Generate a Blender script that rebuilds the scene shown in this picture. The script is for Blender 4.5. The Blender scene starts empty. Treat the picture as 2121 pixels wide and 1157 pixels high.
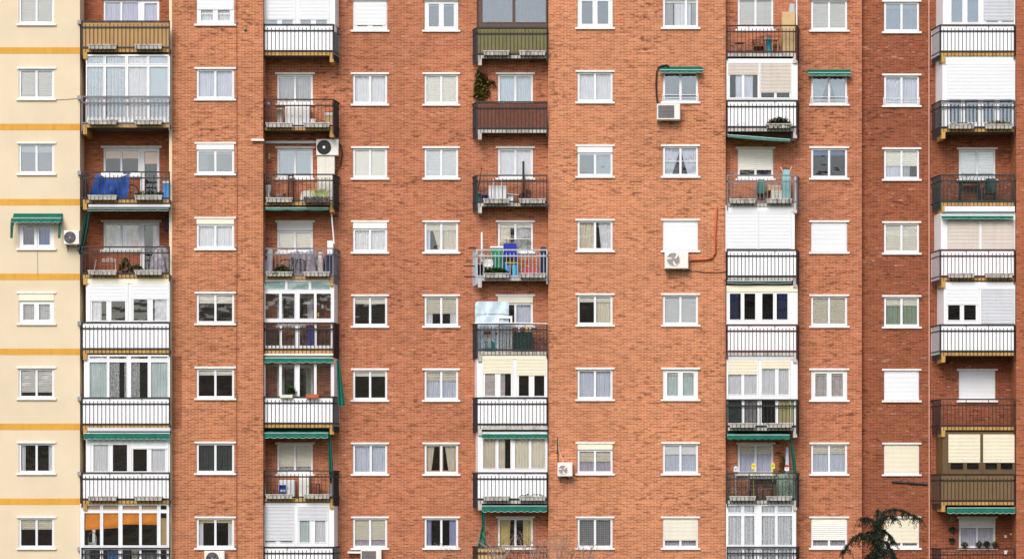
import bpy, math, random
random.seed(7)
R = random.Random(11)
sc = bpy.context.scene

# ------------------------------------------------------------------ camera, sky, sun
S = 54.64          # photo pixels per metre on the main facade plane (y = 0)
D = 100.0          # camera distance to that plane
CX, EY, EZ = 1060.5, 1068.0, 8.0   # optical axis in the photo, eye height in metres

cam_d = bpy.data.cameras.new('camera')
cam = bpy.data.objects.new('camera', cam_d)
sc.collection.objects.link(cam)
cam.location = (0, -D, EZ)
cam.rotation_euler = (math.radians(90), 0, 0)
cam_d.sensor_width = 36
cam_d.lens = 36 * D * S / 2121
cam_d.shift_y = (EY - 578.5) / 2121
cam_d.clip_start = 0.5
cam_d.clip_end = 3000
sc.camera = cam

world = bpy.data.worlds.new('World')
sc.world = world
world.use_nodes = True
wn = world.node_tree
wn.nodes.clear()
sky = wn.nodes.new('ShaderNodeTexSky')
sky.sky_type = 'NISHITA'
sky.sun_disc = False
sky.sun_elevation = math.radians(41)
sky.sun_rotation = math.radians(200)
sky.dust_density = 1.2
hs = wn.nodes.new('ShaderNodeHueSaturation')      # thin even cloud: most of the blue is gone
hs.inputs['Saturation'].default_value = 0.6
bg = wn.nodes.new('ShaderNodeBackground')
bg.inputs['Strength'].default_value = 0.11
wo = wn.nodes.new('ShaderNodeOutputWorld')
wn.links.new(sky.outputs[0], hs.inputs['Color'])
wn.links.new(hs.outputs[0], bg.inputs['Color'])
wn.links.new(bg.outputs[0], wo.inputs[0])

sun_d = bpy.data.lights.new('sun', 'SUN')
sun_d.energy = 1.5
sun_d.angle = math.radians(30)
sun_d.color = (1.0, 0.96, 0.90)
sun = bpy.data.objects.new('sun', sun_d)
sc.collection.objects.link(sun)
sun.location = (-20, -60, 60)
sun.rotation_euler = (math.radians(49), 0, math.radians(-20))

sc.view_settings.view_transform = 'Standard'
sc.view_settings.look = 'None'
sc.view_settings.gamma = 1
sc.view_settings.exposure = 0.98
sc.cycles.use_denoising = True
sc.cycles.max_bounces = 6
sc.cycles.transparent_max_bounces = 12

# ------------------------------------------------------------------ mapping and mesh helpers
def X(px, d): return (px - CX) / S * (D - d) / D
def Z(py, d): return EZ + (EY - py) / S * (D - d) / D
def PY(z, d): return EY - (z - EZ) * S * D / (D - d)

W = {}
def link(o): sc.collection.objects.link(o)

def empty(name, loc, parent=None):
    o = bpy.data.objects.new(name, None)
    o.empty_display_size = 0.2
    link(o)
    W[o.name] = loc
    if parent is not None:
        p = W[parent.name]
        o.parent = parent
        o.location = (loc[0] - p[0], loc[1] - p[1], loc[2] - p[2])
    else:
        o.location = loc
    return o

def tag(o, label, cat=None, group=None, kind=None):
    if label: o['label'] = label
    if cat: o['category'] = cat
    if group: o['group'] = group
    if kind: o['kind'] = kind
    return o

def thing(name, label, cat, loc, group=None):
    return tag(empty(name, loc), label, cat, group)

class MB:
    def __init__(s): s.v = []; s.f = []; s.sm = []
    def add(s, vs, fs, smooth=False):
        o = len(s.v); s.v += [tuple(v) for v in vs]
        s.f += [tuple(i + o for i in f) for f in fs]
        s.sm += [smooth] * len(fs)
        return s
    def box(s, x0, x1, y0, y1, z0, z1):
        if x0 > x1: x0, x1 = x1, x0
        if y0 > y1: y0, y1 = y1, y0
        if z0 > z1: z0, z1 = z1, z0
        return s.add([(x0,y0,z0),(x1,y0,z0),(x1,y1,z0),(x0,y1,z0),(x0,y0,z1),(x1,y0,z1),(x1,y1,z1),(x0,y1,z1)],
              [(0,3,2,1),(4,5,6,7),(0,1,5,4),(1,2,6,5),(2,3,7,6),(3,0,4,7)])
    def pb(s, x0, y0, x1, y1, d0, d1, ref=None):
        r = max(d0, d1) if ref is None else ref
        return s.box(X(x0,r), X(x1,r), -d0, -d1, Z(y0,r), Z(y1,r))
    def tube(s, pts, r, n=6, r1=None, smooth=True):
        r1 = r if r1 is None else r1
        rings = []
        N = len(pts)
        for i, p in enumerate(pts):
            a = pts[max(0, i-1)]; b = pts[min(N-1, i+1)]
            t = [b[k]-a[k] for k in range(3)]
            l = math.sqrt(sum(c*c for c in t)) or 1
            t = [c/l for c in t]
            up = (0,0,1) if abs(t[2]) < .9 else (1,0,0)
            u = (t[1]*up[2]-t[2]*up[1], t[2]*up[0]-t[0]*up[2], t[0]*up[1]-t[1]*up[0])
            l = math.sqrt(sum(c*c for c in u)) or 1
            u = [c/l for c in u]
            w = (t[1]*u[2]-t[2]*u[1], t[2]*u[0]-t[0]*u[2], t[0]*u[1]-t[1]*u[0])
            rr = r + (r1-r)*i/max(1, N-1)
            rings.append([tuple(p[k] + rr*(math.cos(2*math.pi*j/n)*u[k] + math.sin(2*math.pi*j/n)*w[k]) for k in range(3)) for j in range(n)])
        vs = [v for ring in rings for v in ring]
        fs = [(i*n+j, i*n+(j+1)%n, (i+1)*n+(j+1)%n, (i+1)*n+j) for i in range(N-1) for j in range(n)]
        s.add(vs, fs, smooth)
        return s.add(rings[0], [tuple(range(n))[::-1]]).add(rings[-1], [tuple(range(n))])
    def ptube(s, pts, d, r, n=6, r1=None):          # pts in photo pixels (x, y) or (x, y, depth)
        return s.tube([(X(p[0], p[2] if len(p) > 2 else d), -(p[2] if len(p) > 2 else d), Z(p[1], p[2] if len(p) > 2 else d)) for p in pts], r, n, r1)
    def lathe(s, cx, cy, prof, n=16):
        vs = [(cx+r*math.cos(2*math.pi*j/n), cy+r*math.sin(2*math.pi*j/n), z) for r, z in prof for j in range(n)]
        m = len(prof)
        fs = [(i*n+j, i*n+(j+1)%n, (i+1)*n+(j+1)%n, (i+1)*n+j) for i in range(m-1) for j in range(n)]
        s.add(vs, fs, True)
        return s.add(vs[:n], [tuple(range(n))[::-1]]).add(vs[-n:], [tuple(range(n))])
    def disc(s, cx, y, cz, r0, r1, n=24, thick=.01):   # ring or disc facing the street
        vs = []
        for yy in (y, y+thick):
            for r in (r0, r1):
                vs += [(cx+r*math.cos(2*math.pi*j/n), yy, cz+r*math.sin(2*math.pi*j/n)) for j in range(n)]
        fs = []
        for j in range(n):
            k = (j+1) % n
            fs += [(j, k, n+k, n+j), (2*n+j, 3*n+j, 3*n+k, 2*n+k), (n+j, n+k, 3*n+k, 3*n+j)]
        return s.add(vs, fs)
    def ring(s, c, R_, r, axis='y', n=24, m=6, a0=0, a1=2*math.pi):
        full = abs(a1-a0-2*math.pi) < 1e-6
        pts = []
        for j in range(n + 1):
            a = a0 + (a1-a0)*j/n
            if axis == 'y': pts.append((c[0]+R_*math.cos(a), c[1], c[2]+R_*math.sin(a)))
            elif axis == 'z': pts.append((c[0]+R_*math.cos(a), c[1]+R_*math.sin(a), c[2]))
            else: pts.append((c[0], c[1]+R_*math.cos(a), c[2]+R_*math.sin(a)))
        return s.tube(pts, r, m)
    def sheet(s, fn, nu, nv, smooth=True):
        vs = [fn(i/nu, j/nv) for j in range(nv+1) for i in range(nu+1)]
        fs = [(j*(nu+1)+i, j*(nu+1)+i+1, (j+1)*(nu+1)+i+1, (j+1)*(nu+1)+i) for j in range(nv) for i in range(nu)]
        return s.add(vs, fs, smooth)
    def plate(s, rect, holes, d0, d1, ref=None):       # slab with rectangular openings and real reveals
        r = d1 if ref is None else ref
        x0, y0, x1, y1 = rect
        hs_ = [(max(x0,a), max(y0,b), min(x1,c), min(y1,e)) for a, b, c, e in holes]
        hs_ = [h for h in hs_ if h[2] > h[0] and h[3] > h[1]]
        xs = sorted({x0, x1, *[h[0] for h in hs_], *[h[2] for h in hs_]})
        ys = sorted({y0, y1, *[h[1] for h in hs_], *[h[3] for h in hs_]})
        solid = {}
        for i in range(len(xs)-1):
            for j in range(len(ys)-1):
                mx, my = (xs[i]+xs[i+1])/2, (ys[j]+ys[j+1])/2
                solid[i,j] = not any(h[0] < mx < h[2] and h[1] < my < h[3] for h in hs_)
        vid = {}; vs = []; fs = []
        def V(i, j, k):
            if (i,j,k) not in vid:
                vid[i,j,k] = len(vs)
                vs.append((X(xs[i],r), -(d1 if k else d0), Z(ys[j],r)))
            return vid[i,j,k]
        for (i,j), so in solid.items():
            if not so: continue
            fs.append((V(i,j+1,1), V(i+1,j+1,1), V(i+1,j,1), V(i,j,1)))
            fs.append((V(i,j,0), V(i+1,j,0), V(i+1,j+1,0), V(i,j+1,0)))
            if not solid.get((i-1,j), False): fs.append((V(i,j,0), V(i,j+1,0), V(i,j+1,1), V(i,j,1)))
            if not solid.get((i+1,j), False): fs.append((V(i+1,j,1), V(i+1,j+1,1), V(i+1,j+1,0), V(i+1,j,0)))
            if not solid.get((i,j-1), False): fs.append((V(i,j,0), V(i,j,1), V(i+1,j,1), V(i+1,j,0)))
            if not solid.get((i,j+1), False): fs.append((V(i,j+1,1), V(i,j+1,0), V(i+1,j+1,0), V(i+1,j+1,1)))
        return s.add(vs, fs)
    def build(s, name, m, parent=None, label=None, cat=None, group=None, kind=None, base=None):
        xs = [v[0] for v in s.v]; ys = [v[1] for v in s.v]; zs = [v[2] for v in s.v]
        b = base or ((min(xs)+max(xs))/2, (min(ys)+max(ys))/2, min(zs))
        me = bpy.data.meshes.new(name)
        me.from_pydata([(v[0]-b[0], v[1]-b[1], v[2]-b[2]) for v in s.v], [], s.f)
        me.polygons.foreach_set('use_smooth', s.sm)
        me.materials.append(m if not isinstance(m, str) else MT[m])
        o = bpy.data.objects.new(name, me)
        link(o)
        W[o.name] = b
        if parent is not None:
            p = W[parent.name]; o.parent = parent
            o.location = (b[0]-p[0], b[1]-p[1], b[2]-p[2])
        else:
            o.location = b
        tag(o, label, cat, group, kind)
        return o

# ------------------------------------------------------------------ materials
def lin(c):
    return tuple(((v/255)/12.92 if v/255 <= .04045 else ((v/255+.055)/1.055)**2.4) for v in c)
MT = {}
def base_nodes(name):
    m = bpy.data.materials.new(name); m.use_nodes = True
    nt = m.node_tree; nt.nodes.clear()
    out = nt.nodes.new('ShaderNodeOutputMaterial')
    bs = nt.nodes.new('ShaderNodeBsdfPrincipled')
    nt.links.new(bs.outputs[0], out.inputs[0])
    return m, nt, bs, out
def rgbmix(nt, a, b, fac, mode='MIX'):
    n = nt.nodes.new('ShaderNodeMix'); n.data_type = 'RGBA'; n.blend_type = mode
    for sock, v in ((n.inputs[6], a), (n.inputs[7], b), (n.inputs[0], fac)):
        if hasattr(v, 'is_linked') or hasattr(v, 'links'): nt.links.new(v, sock)
        elif isinstance(v, (int, float)): sock.default_value = v
        else: sock.default_value = (*v, 1)
    return n.outputs[2]
def noise(nt, vec, scale, detail=3, rough=.55):
    n = nt.nodes.new('ShaderNodeTexNoise')
    n.inputs['Scale'].default_value = scale; n.inputs['Detail'].default_value = detail
    n.inputs['Roughness'].default_value = rough
    if vec is not None: nt.links.new(vec, n.inputs['Vector'])
    return n.outputs[0]
def ramp(nt, fac, a, b, va=0., vb=1.):
    n = nt.nodes.new('ShaderNodeMapRange')
    n.inputs[1].default_value = a; n.inputs[2].default_value = b
    n.inputs[3].default_value = va; n.inputs[4].default_value = vb
    nt.links.new(fac, n.inputs[0])
    return n.outputs[0]
def scaled_pos(nt, sx, sy, sz):
    g = nt.nodes.new('ShaderNodeNewGeometry')
    v = nt.nodes.new('ShaderNodeVectorMath'); v.operation = 'MULTIPLY'
    v.inputs[1].default_value = (sx, sy, sz)
    nt.links.new(g.outputs['Position'], v.inputs[0])
    return v.outputs[0]

def mat(name, rgb, rough=.6, var=.15, scale=4., streak=0., metal=0., bump=0., dirt=None, spec=.4):
    """plain painted / woven / plastic surface with uneven tone, optional run-off streaks"""
    if name in MT: return MT[name]
    m, nt, bs, out = base_nodes(name)
    c = lin(rgb)
    pos = scaled_pos(nt, 1, 1, 1)
    n1 = noise(nt, pos, scale)
    f = ramp(nt, n1, .3, .7, 0, 1)
    dk = tuple(v*(1-var) for v in c)
    col = rgbmix(nt, dk, c, f)
    if streak:
        n2 = noise(nt, scaled_pos(nt, 9, 9, .7), 1.0, 4)
        f2 = ramp(nt, n2, .48, .72, 0, streak)
        col = rgbmix(nt, col, lin(dirt or (105, 95, 85)), f2)
    nt.links.new(col, bs.inputs['Base Color'])
    bs.inputs['Roughness'].default_value = rough
    bs.inputs['Metallic'].default_value = metal
    bs.inputs['Specular IOR Level'].default_value = spec
    if bump:
        b = nt.nodes.new('ShaderNodeBump'); b.inputs['Strength'].default_value = bump; b.inputs['Distance'].default_value = .01
        nt.links.new(noise(nt, pos, scale*8, 4), b.inputs['Height'])
        nt.links.new(b.outputs[0], bs.inputs['Normal'])
    MT[name] = m
    return m

def brick(name, c1, c2, mortar, dark_patch=None):
    m, nt, bs, out = base_nodes(name)
    g = nt.nodes.new('ShaderNodeNewGeometry')
    sp = nt.nodes.new('ShaderNodeSeparateXYZ'); nt.links.new(g.outputs['Position'], sp.inputs[0])
    ad = nt.nodes.new('ShaderNodeMath'); ad.operation = 'ADD'
    nt.links.new(sp.outputs[0], ad.inputs[0]); nt.links.new(sp.outputs[1], ad.inputs[1])
    cb = nt.nodes.new('ShaderNodeCombineXYZ')
    nt.links.new(ad.outputs[0], cb.inputs[0]); nt.links.new(sp.outputs[2], cb.inputs[1])
    def tex(ca, cb_, mo, bias):
        t = nt.nodes.new('ShaderNodeTexBrick')
        t.offset = .5; t.squash = 1
        t.inputs['Scale'].default_value = 1
        t.inputs['Brick Width'].default_value = .252
        t.inputs['Row Height'].default_value = .0605
        t.inputs['Mortar Size'].default_value = .0075
        t.inputs['Mortar Smooth'].default_value = .15
        t.inputs['Bias'].default_value = bias
        for k, v in (('Color1', ca), ('Color2', cb_), ('Mortar', mo)): t.inputs[k].default_value = (*v, 1)
        nt.links.new(cb.outputs[0], t.inputs['Vector'])
        return t
    t = tex(lin(c1), lin(c2), lin(mortar), -.1)
    # short dark runs along the courses: shadow of recessed joints put into the colour
    rw = nt.nodes.new('ShaderNodeMath'); rw.operation = 'DIVIDE'; rw.inputs[1].default_value = .0605
    nt.links.new(sp.outputs[2], rw.inputs[0])
    fl_ = nt.nodes.new('ShaderNodeMath'); fl_.operation = 'FLOOR'; nt.links.new(rw.outputs[0], fl_.inputs[0])
    cr = nt.nodes.new('ShaderNodeCombineXYZ')
    nt.links.new(ad.outputs[0], cr.inputs[0]); nt.links.new(fl_.outputs[0], cr.inputs[1])
    v = nt.nodes.new('ShaderNodeVectorMath'); v.operation = 'MULTIPLY'; v.inputs[1].default_value = (2.3, 3.71, 1)
    nt.links.new(cr.outputs[0], v.inputs[0])
    runs = ramp(nt, noise(nt, v.outputs[0], 1., 2, .6), .54, .66, 0, .8)
    patch = ramp(nt, noise(nt, cb.outputs[0], .55, 3), .38, .62, .25, 1.)
    mu = nt.nodes.new('ShaderNodeMath'); mu.operation = 'MULTIPLY'
    nt.links.new(runs, mu.inputs[0]); nt.links.new(patch, mu.inputs[1])
    col = rgbmix(nt, t.outputs[0], tuple(x*.36 for x in lin(c1)), mu.outputs[0])
    # pale lime bloom and broad weathering
    bl = ramp(nt, noise(nt, v.outputs[0], .8, 3, .7), .60, .74, 0, .35)
    col = rgbmix(nt, col, lin((236, 190, 165)), bl)
    we = ramp(nt, noise(nt, cb.outputs[0], .28, 4), .3, .7, .84, 1.08)
    mm = nt.nodes.new('ShaderNodeVectorMath'); mm.operation = 'SCALE'
    nt.links.new(col, mm.inputs[0]); nt.links.new(we, mm.inputs['Scale'])
    col = mm.outputs[0]
    if dark_patch:     # a darker upright patch of brick: x0, x1, z0, z1
        x0, x1, z0, z1 = dark_patch
        a = ramp(nt, sp.outputs[0], x1, x1 + .06, 1, 0)
        b = ramp(nt, sp.outputs[2], z0, z0 + .2, 0, 1)
        c = ramp(nt, sp.outputs[2], z1 - .1, z1, 1, 0)
        p = nt.nodes.new('ShaderNodeMath'); p.operation = 'MULTIPLY'
        q = nt.nodes.new('ShaderNodeMath'); q.operation = 'MULTIPLY'
        nt.links.new(a, p.inputs[0]); nt.links.new(b, p.inputs[1])
        nt.links.new(p.outputs[0], q.inputs[0]); nt.links.new(c, q.inputs[1])
        q2 = nt.nodes.new('ShaderNodeMath'); q2.operation = 'MULTIPLY'; q2.inputs[1].default_value = .5
        nt.links.new(q.outputs[0], q2.inputs[0])
        col = rgbmix(nt, col, tuple(x*.35 for x in lin(c1)), q2.outputs[0])
    nt.links.new(col, bs.inputs['Base Color'])
    bs.inputs['Roughness'].default_value = .85
    bs.inputs['Specular IOR Level'].default_value = .25
    b = nt.nodes.new('ShaderNodeBump'); b.invert = True
    b.inputs['Strength'].default_value = .55; b.inputs['Distance'].default_value = .006
    nt.links.new(t.outputs['Fac'], b.inputs['Height'])
    nt.links.new(b.outputs[0], bs.inputs['Normal'])
    MT[name] = m
    return m

def glass(name, fac, tint=(.86, .88, .88)):
    m, nt, bs, out = base_nodes(name)
    nt.nodes.remove(bs)
    tr = nt.nodes.new('ShaderNodeBsdfTransparent'); tr.inputs[0].default_value = (*tint, 1)
    gl = nt.nodes.new('ShaderNodeBsdfGlossy'); gl.inputs['Roughness'].default_value = .03
    gl.inputs['Color'].default_value = (1, 1, 1, 1)
    mx = nt.nodes.new('ShaderNodeMixShader')
    fr = nt.nodes.new('ShaderNodeFresnel'); fr.inputs[0].default_value = 1.5
    ad = nt.nodes.new('ShaderNodeMath'); ad.operation = 'ADD'; ad.inputs[1].default_value = fac
    nt.links.new(fr.outputs[0], ad.inputs[0]); nt.links.new(ad.outputs[0], mx.inputs[0])
    b = nt.nodes.new('ShaderNodeBump'); b.inputs['Strength'].default_value = .2; b.inputs['Distance'].default_value = .02
    nt.links.new(noise(nt, scaled_pos(nt, 1, 1, 1.6), 2.2, 1.5, .4), b.inputs['Height'])   # drawn-glass waviness
    nt.links.new(b.outputs[0], gl.inputs['Normal'])
    nt.links.new(tr.outputs[0], mx.inputs[1]); nt.links.new(gl.outputs[0], mx.inputs[2])
    nt.links.new(mx.outputs[0], out.inputs[0])
    MT[name] = m

def lace(name, rgb, scale, lo=.05, hi=.6):
    m, nt, bs, out = base_nodes(name)
    bs.inputs['Base Color'].default_value = (*lin(rgb), 1); bs.inputs['Roughness'].default_value = .9
    vo = nt.nodes.new('ShaderNodeTexVoronoi'); vo.inputs['Scale'].default_value = scale
    nt.links.new(scaled_pos(nt, 1, 1, 1), vo.inputs['Vector'])
    f = ramp(nt, vo.outputs[0], .3, .55, lo, hi)
    tr = nt.nodes.new('ShaderNodeBsdfTransparent')
    mx = nt.nodes.new('ShaderNodeMixShader')
    nt.links.new(f, mx.inputs[0]); nt.links.new(bs.outputs[0], mx.inputs[1]); nt.links.new(tr.outputs[0], mx.inputs[2])
    nt.links.new(mx.outputs[0], out.inputs[0])
    MT[name] = m

MORT = (228, 172, 146)
brick('brick_bay', (162, 91, 53), (204, 127, 83), (215, 168, 137))
brick('brick_corner_bay', (152, 83, 47), (194, 119, 77), (210, 161, 130), dark_patch=(X(353,1.15), X(375,1.15), Z(893,1.15), Z(733,1.15)))
brick('brick_main', (148, 79, 47), (188, 112, 75), (200, 148, 119))
brick('brick_dark', (118, 59, 35), (152, 83, 53), (163, 108, 83))  # darker tone of the main brick for the set-back wall
brick('brick_recess', (144, 75, 43), (170, 95, 61), (172, 119, 92))  # darker brick copy, recess shade put into its colour
mat('cream_render', (218, 199, 170), .9, .08, .7, .05, bump=.15, dirt=(190, 165, 130))
mat('cream_trim', (230, 208, 172), .85, .12, 1.5, .15)
mat('ochre', (214, 156, 62), .85, .12, 2, .2, dirt=(150, 105, 50))
mat('fascia_yellow', (200, 154, 82), .8, .3, 3, .6, dirt=(95, 75, 50))
mat('fascia_grey', (200, 192, 184), .85, .3, 3, .6, dirt=(90, 82, 76))
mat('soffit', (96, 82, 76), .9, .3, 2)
mat('white', (228, 226, 226), .45, .05, 3, .06, dirt=(170, 165, 160))
mat('white_alu', (228, 228, 230), .4, .06, 4, .08, dirt=(150, 145, 145))
mat('sill_stone', (236, 229, 223), .7, .12, 6, .2, dirt=(140, 120, 110))
mat('panel_white', (243, 241, 242), .5, .03, 1.5, .05, dirt=(170, 158, 150))
mat('panel_dirty', (222, 218, 216), .5, .08, 1.5, .25, dirt=(150, 140, 135))
mat('panel_ochre', (176, 136, 80), .6, .1, 2, .25, dirt=(110, 80, 45))
mat('panel_olive', (120, 112, 66), .7, .2, 3, .35, dirt=(70, 65, 40))
mat('panel_brown', (118, 68, 50), .8, .35, 9, .3, dirt=(70, 42, 34))
mat('panel_bronze', (116, 92, 58), .6, .15, 3, .2, dirt=(60, 48, 34))
mat('bronze_frame', (100, 78, 48), .5, .15, 4)
mat('brown_frame', (86, 62, 54), .5, .15, 4)
mat('iron_dark', (34, 26, 28), .5, .3, 8, spec=.5)
mat('iron_brown', (58, 34, 32), .55, .3, 8)
mat('iron_green', (30, 52, 52), .55, .3, 8)
mat('iron_pale', (176, 182, 190), .5, .2, 8, .2)
mat('iron_grey', (120, 114, 118), .55, .2, 8, .2)
mat('iron_red', (84, 44, 48), .55, .25, 8)
mat('trough', (206, 198, 190), .9, .35, 7, .6, bump=.3, dirt=(50, 44, 40))
mat('soil', (60, 46, 36), 1, .4, 20)
mat('sh_white', (232, 231, 233), .5, .03, 1, .04, dirt=(190, 185, 180))
mat('sh_grey', (206, 206, 210), .5, .05, 1, .08)
mat('sh_cream', (232, 222, 198), .55, .05, 1, .1, dirt=(190, 175, 140))
mat('sh_pink', (214, 200, 190), .55, .05, 1, .12)
mat('bl_grey', (223, 220, 214), .6, .06, 1.5, .06)
mat('bl_beige', (228, 220, 202), .6, .06, 1.5, .08)
mat('bl_cream', (241, 237, 224), .6, .05, 1.5, .05)
mat('bl_white', (240, 240, 236), .6, .05, 1.5)
mat('bl_light', (228, 230, 230), .6, .05, 1.5)
mat('bl_tan', (214, 170, 134), .7, .1, 1.5)
mat('bl_blue', (84, 104, 150), .7, .1, 1.5)
mat('bl_olive', (203, 193, 134), .7, .1, 1.5)
mat('bl_teal', (160, 193, 186), .7, .15, 2)
mat('orange_cloth', (255, 160, 56), .8, .2, 2.5)
mat('cu_white', (234, 234, 237), .9, .1, 3)
mat('cu_bluish', (216, 221, 233), .9, .12, 3)
mat('cu_lav', (203, 203, 223), .9, .12, 3)
mat('cu_grey', (186, 185, 186), .9, .2, 3)
mat('cu_dark', (66, 74, 72), .9, .2, 3)
mat('cu_beige', (228, 216, 195), .9, .15, 3)
mat('cu_cream', (236, 228, 206), .9, .12, 3)
mat('cu_mauve', (195, 188, 199), .9, .15, 3)
mat('cu_yellow', (216, 197, 128), .9, .25, 2)
mat('cu_violet', (171, 173, 210), .9, .2, 3)
mat('cu_blue', (52, 80, 150), .9, .25, 3)
mat('cu_navy', (38, 50, 90), .9, .25, 3)
mat('cu_green', (162, 178, 156), .9, .2, 3)
mat('cu_mint', (210, 224, 221), .9, .15, 3)
mat('cu_rosy', (212, 201, 198), .9, .3, 6)
mat('pale_blue', (204, 216, 224), .7, .08, 2)
mat('interior', (34, 29, 27), .95, .4, 1)  # near-black colour standing in for unlit rooms
mat('awning_green', (12, 104, 86), .8, .22, 2.2, .2, dirt=(20, 70, 58))
mat('awning_dark', (22, 66, 58), .85, .25, 2.5, .2, dirt=(15, 40, 36))
mat('awning_faded', (70, 124, 112), .85, .25, 2.5, .3, dirt=(50, 70, 66))
mat('hem', (214, 226, 216), .8, .1, 4)
mat('unit_white', (228, 222, 214), .45, .06, 3, .1, dirt=(170, 150, 130))
mat('unit_grey', (96, 92, 92), .5, .2, 6)
mat('fan_black', (18, 18, 20), .4, .3, 6)
mat('fan_grey', (150, 144, 140), .5, .2, 6)
mat('steel', (140, 136, 134), .4, .2, 8, metal=.6)
mat('cable_black', (24, 20, 20), .6, .2, 8)
mat('cable_orange', (206, 96, 58), .6, .2, 8)
mat('cable_rust', (150, 84, 60), .6, .3, 8)
mat('pipe_pink', (206, 150, 130), .6, .2, 5)
mat('plastic_white', (232, 230, 228), .4, .06, 3)
mat('plastic_green', (16, 128, 84), .4, .12, 3)
mat('plastic_teal', (20, 140, 124), .4, .12, 3)
mat('plastic_blue', (28, 66, 168), .4, .15, 3)
mat('deep_blue', (20, 34, 150), .45, .12, 3)
mat('tarp_blue', (16, 76, 164), .6, .3, 4)
mat('cyan', (50, 172, 206), .5, .12, 3)
mat('sky_blue', (72, 146, 214), .5, .12, 3)
mat('navy', (30, 40, 70), .5, .2, 3)
mat('pink', (228, 84, 132), .45, .15, 3)
mat('orange', (240, 124, 44), .45, .15, 3)
mat('yellow', (238, 214, 70), .5, .12, 3)
mat('lime', (206, 222, 70), .5, .12, 3)
mat('red', (176, 44, 44), .5, .2, 3)
mat('maroon', (128, 40, 70), .7, .2, 4)
mat('green_dark', (22, 58, 54), .5, .2, 3)
mat('terracotta', (190, 96, 62), .8, .2, 6)
mat('wood', (150, 100, 62), .7, .3, 6)
mat('wood_dark', (78, 50, 40), .7, .3, 6)
mat('wood_pale', (210, 176, 124), .7, .12, 3)
mat('card', (206, 172, 128), .85, .15, 4)
mat('off_white', (222, 214, 200), .6, .1, 3, .1)
mat('grey_mid', (150, 148, 150), .6, .2, 4)
mat('grey_dark', (62, 60, 64), .6, .25, 4)
mat('board_teal', (140, 186, 190), .8, .1, 4)
mat('film', (206, 222, 234), .25, .25, 5, spec=.8)
mat('dust_sheet', (170, 164, 172), .5, .6, 7, bump=.6)
mat('leaf', (64, 96, 40), .7, .5, 9)
mat('leaf_dry', (130, 124, 56), .8, .5, 9)
mat('leaf_pale', (166, 176, 112), .7, .3, 9)
mat('twig', (96, 78, 82), .9, .3, 9)
mat('flower', (222, 120, 158), .7, .2, 9)
mat('needle', (36, 56, 34), .75, .45, 6)
mat('bark', (66, 56, 48), .95, .35, 12, bump=.5)
mat('bare_twig', (164, 138, 124), .9, .35, 3)
mat('mesh_green', (26, 44, 44), .7, .2, 6)
glass('glass', .004, (1, 1, 1))
glass('glass_dark', .1, (.72, .76, .78))
lace('lace', (222, 226, 228), 26)
lace('netting', (34, 48, 46), 40, .45, .95)

# ------------------------------------------------------------------ buildings (things) and generic pieces
brick_b = thing('apartment_building', 'tall orange brick apartment building with stacked iron-railed balconies', 'building', (0, 2, 0))
cream_b = thing('apartment_building', 'cream rendered building wing with ochre floor bands beside the brick block', 'building', (X(60,1.2), 2, 0))

HOLES = {}
def add_hole(w, r): HOLES.setdefault(w, []).append(r)

def slatted(x0, y0, x1, y1, d, pitch=2.7, depth=.008, ref=None, gap=.16):
    """roller shutter / slat blind: convex slats with recessed joints, one curtain of slats"""
    r = d if ref is None else ref
    mb = MB()
    n = max(1, int(round((y1-y0)/pitch)))
    p = (y1-y0)/n
    prof = []
    for i in range(n):
        a = y0 + i*p
        prof += [(a, -depth*.3), (a+p*(1-gap)*.5, depth*.6), (a+p*(1-gap), 0.), (a+p*(1-gap*.5), -depth*1.5)]
    prof.append((y1, -depth*.3))
    vs = []
    for yy, o in prof:
        vs += [(X(x0,r), -(d+o), Z(yy,r)), (X(x1,r), -(d+o), Z(yy,r))]
    fs = [(2*i+2, 2*i+3, 2*i+1, 2*i) for i in range(len(prof)-1)]
    mb.add(vs, fs)
    mb.pb(x0+.01, y0+.2, x1-.01, y1-.2, d-.022, d-.016, r)
    mb.pb(x0, y1-.1, x1, y1+1.3, d-.014, d+.006, r)       # bottom bar
    return mb

def folds(x0, y0, x1, y1, d, pitch=5., amp=.03, xb0=None, xb1=None, ref=None, sag=0.):
    r = d if ref is None else ref
    xb0 = x0 if xb0 is None else xb0; xb1 = x1 if xb1 is None else xb1
    n = max(2, (x1-x0)/pitch)
    ph = R.random()*6.3; ph2 = R.random()*6.3; k2 = n*(.37+.2*R.random())
    nu = int(max(10, min(150, n*8))); nv = 5
    def fn(u, v):
        a = x0+(x1-x0)*u; b = xb0+(xb1-xb0)*u
        w = v if sag == 0 else v**(1+sag)
        x = a+(b-a)*w
        o = amp*(math.sin(2*math.pi*n*u+ph+.5*math.sin(3*v))+.55*math.sin(2*math.pi*k2*u+ph2))*(.75+.25*v)
        return (X(x,r), -(d+o), Z(y0+(y1-y0)*v, r))
    return MB().sheet(fn, nu, nv)

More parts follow.
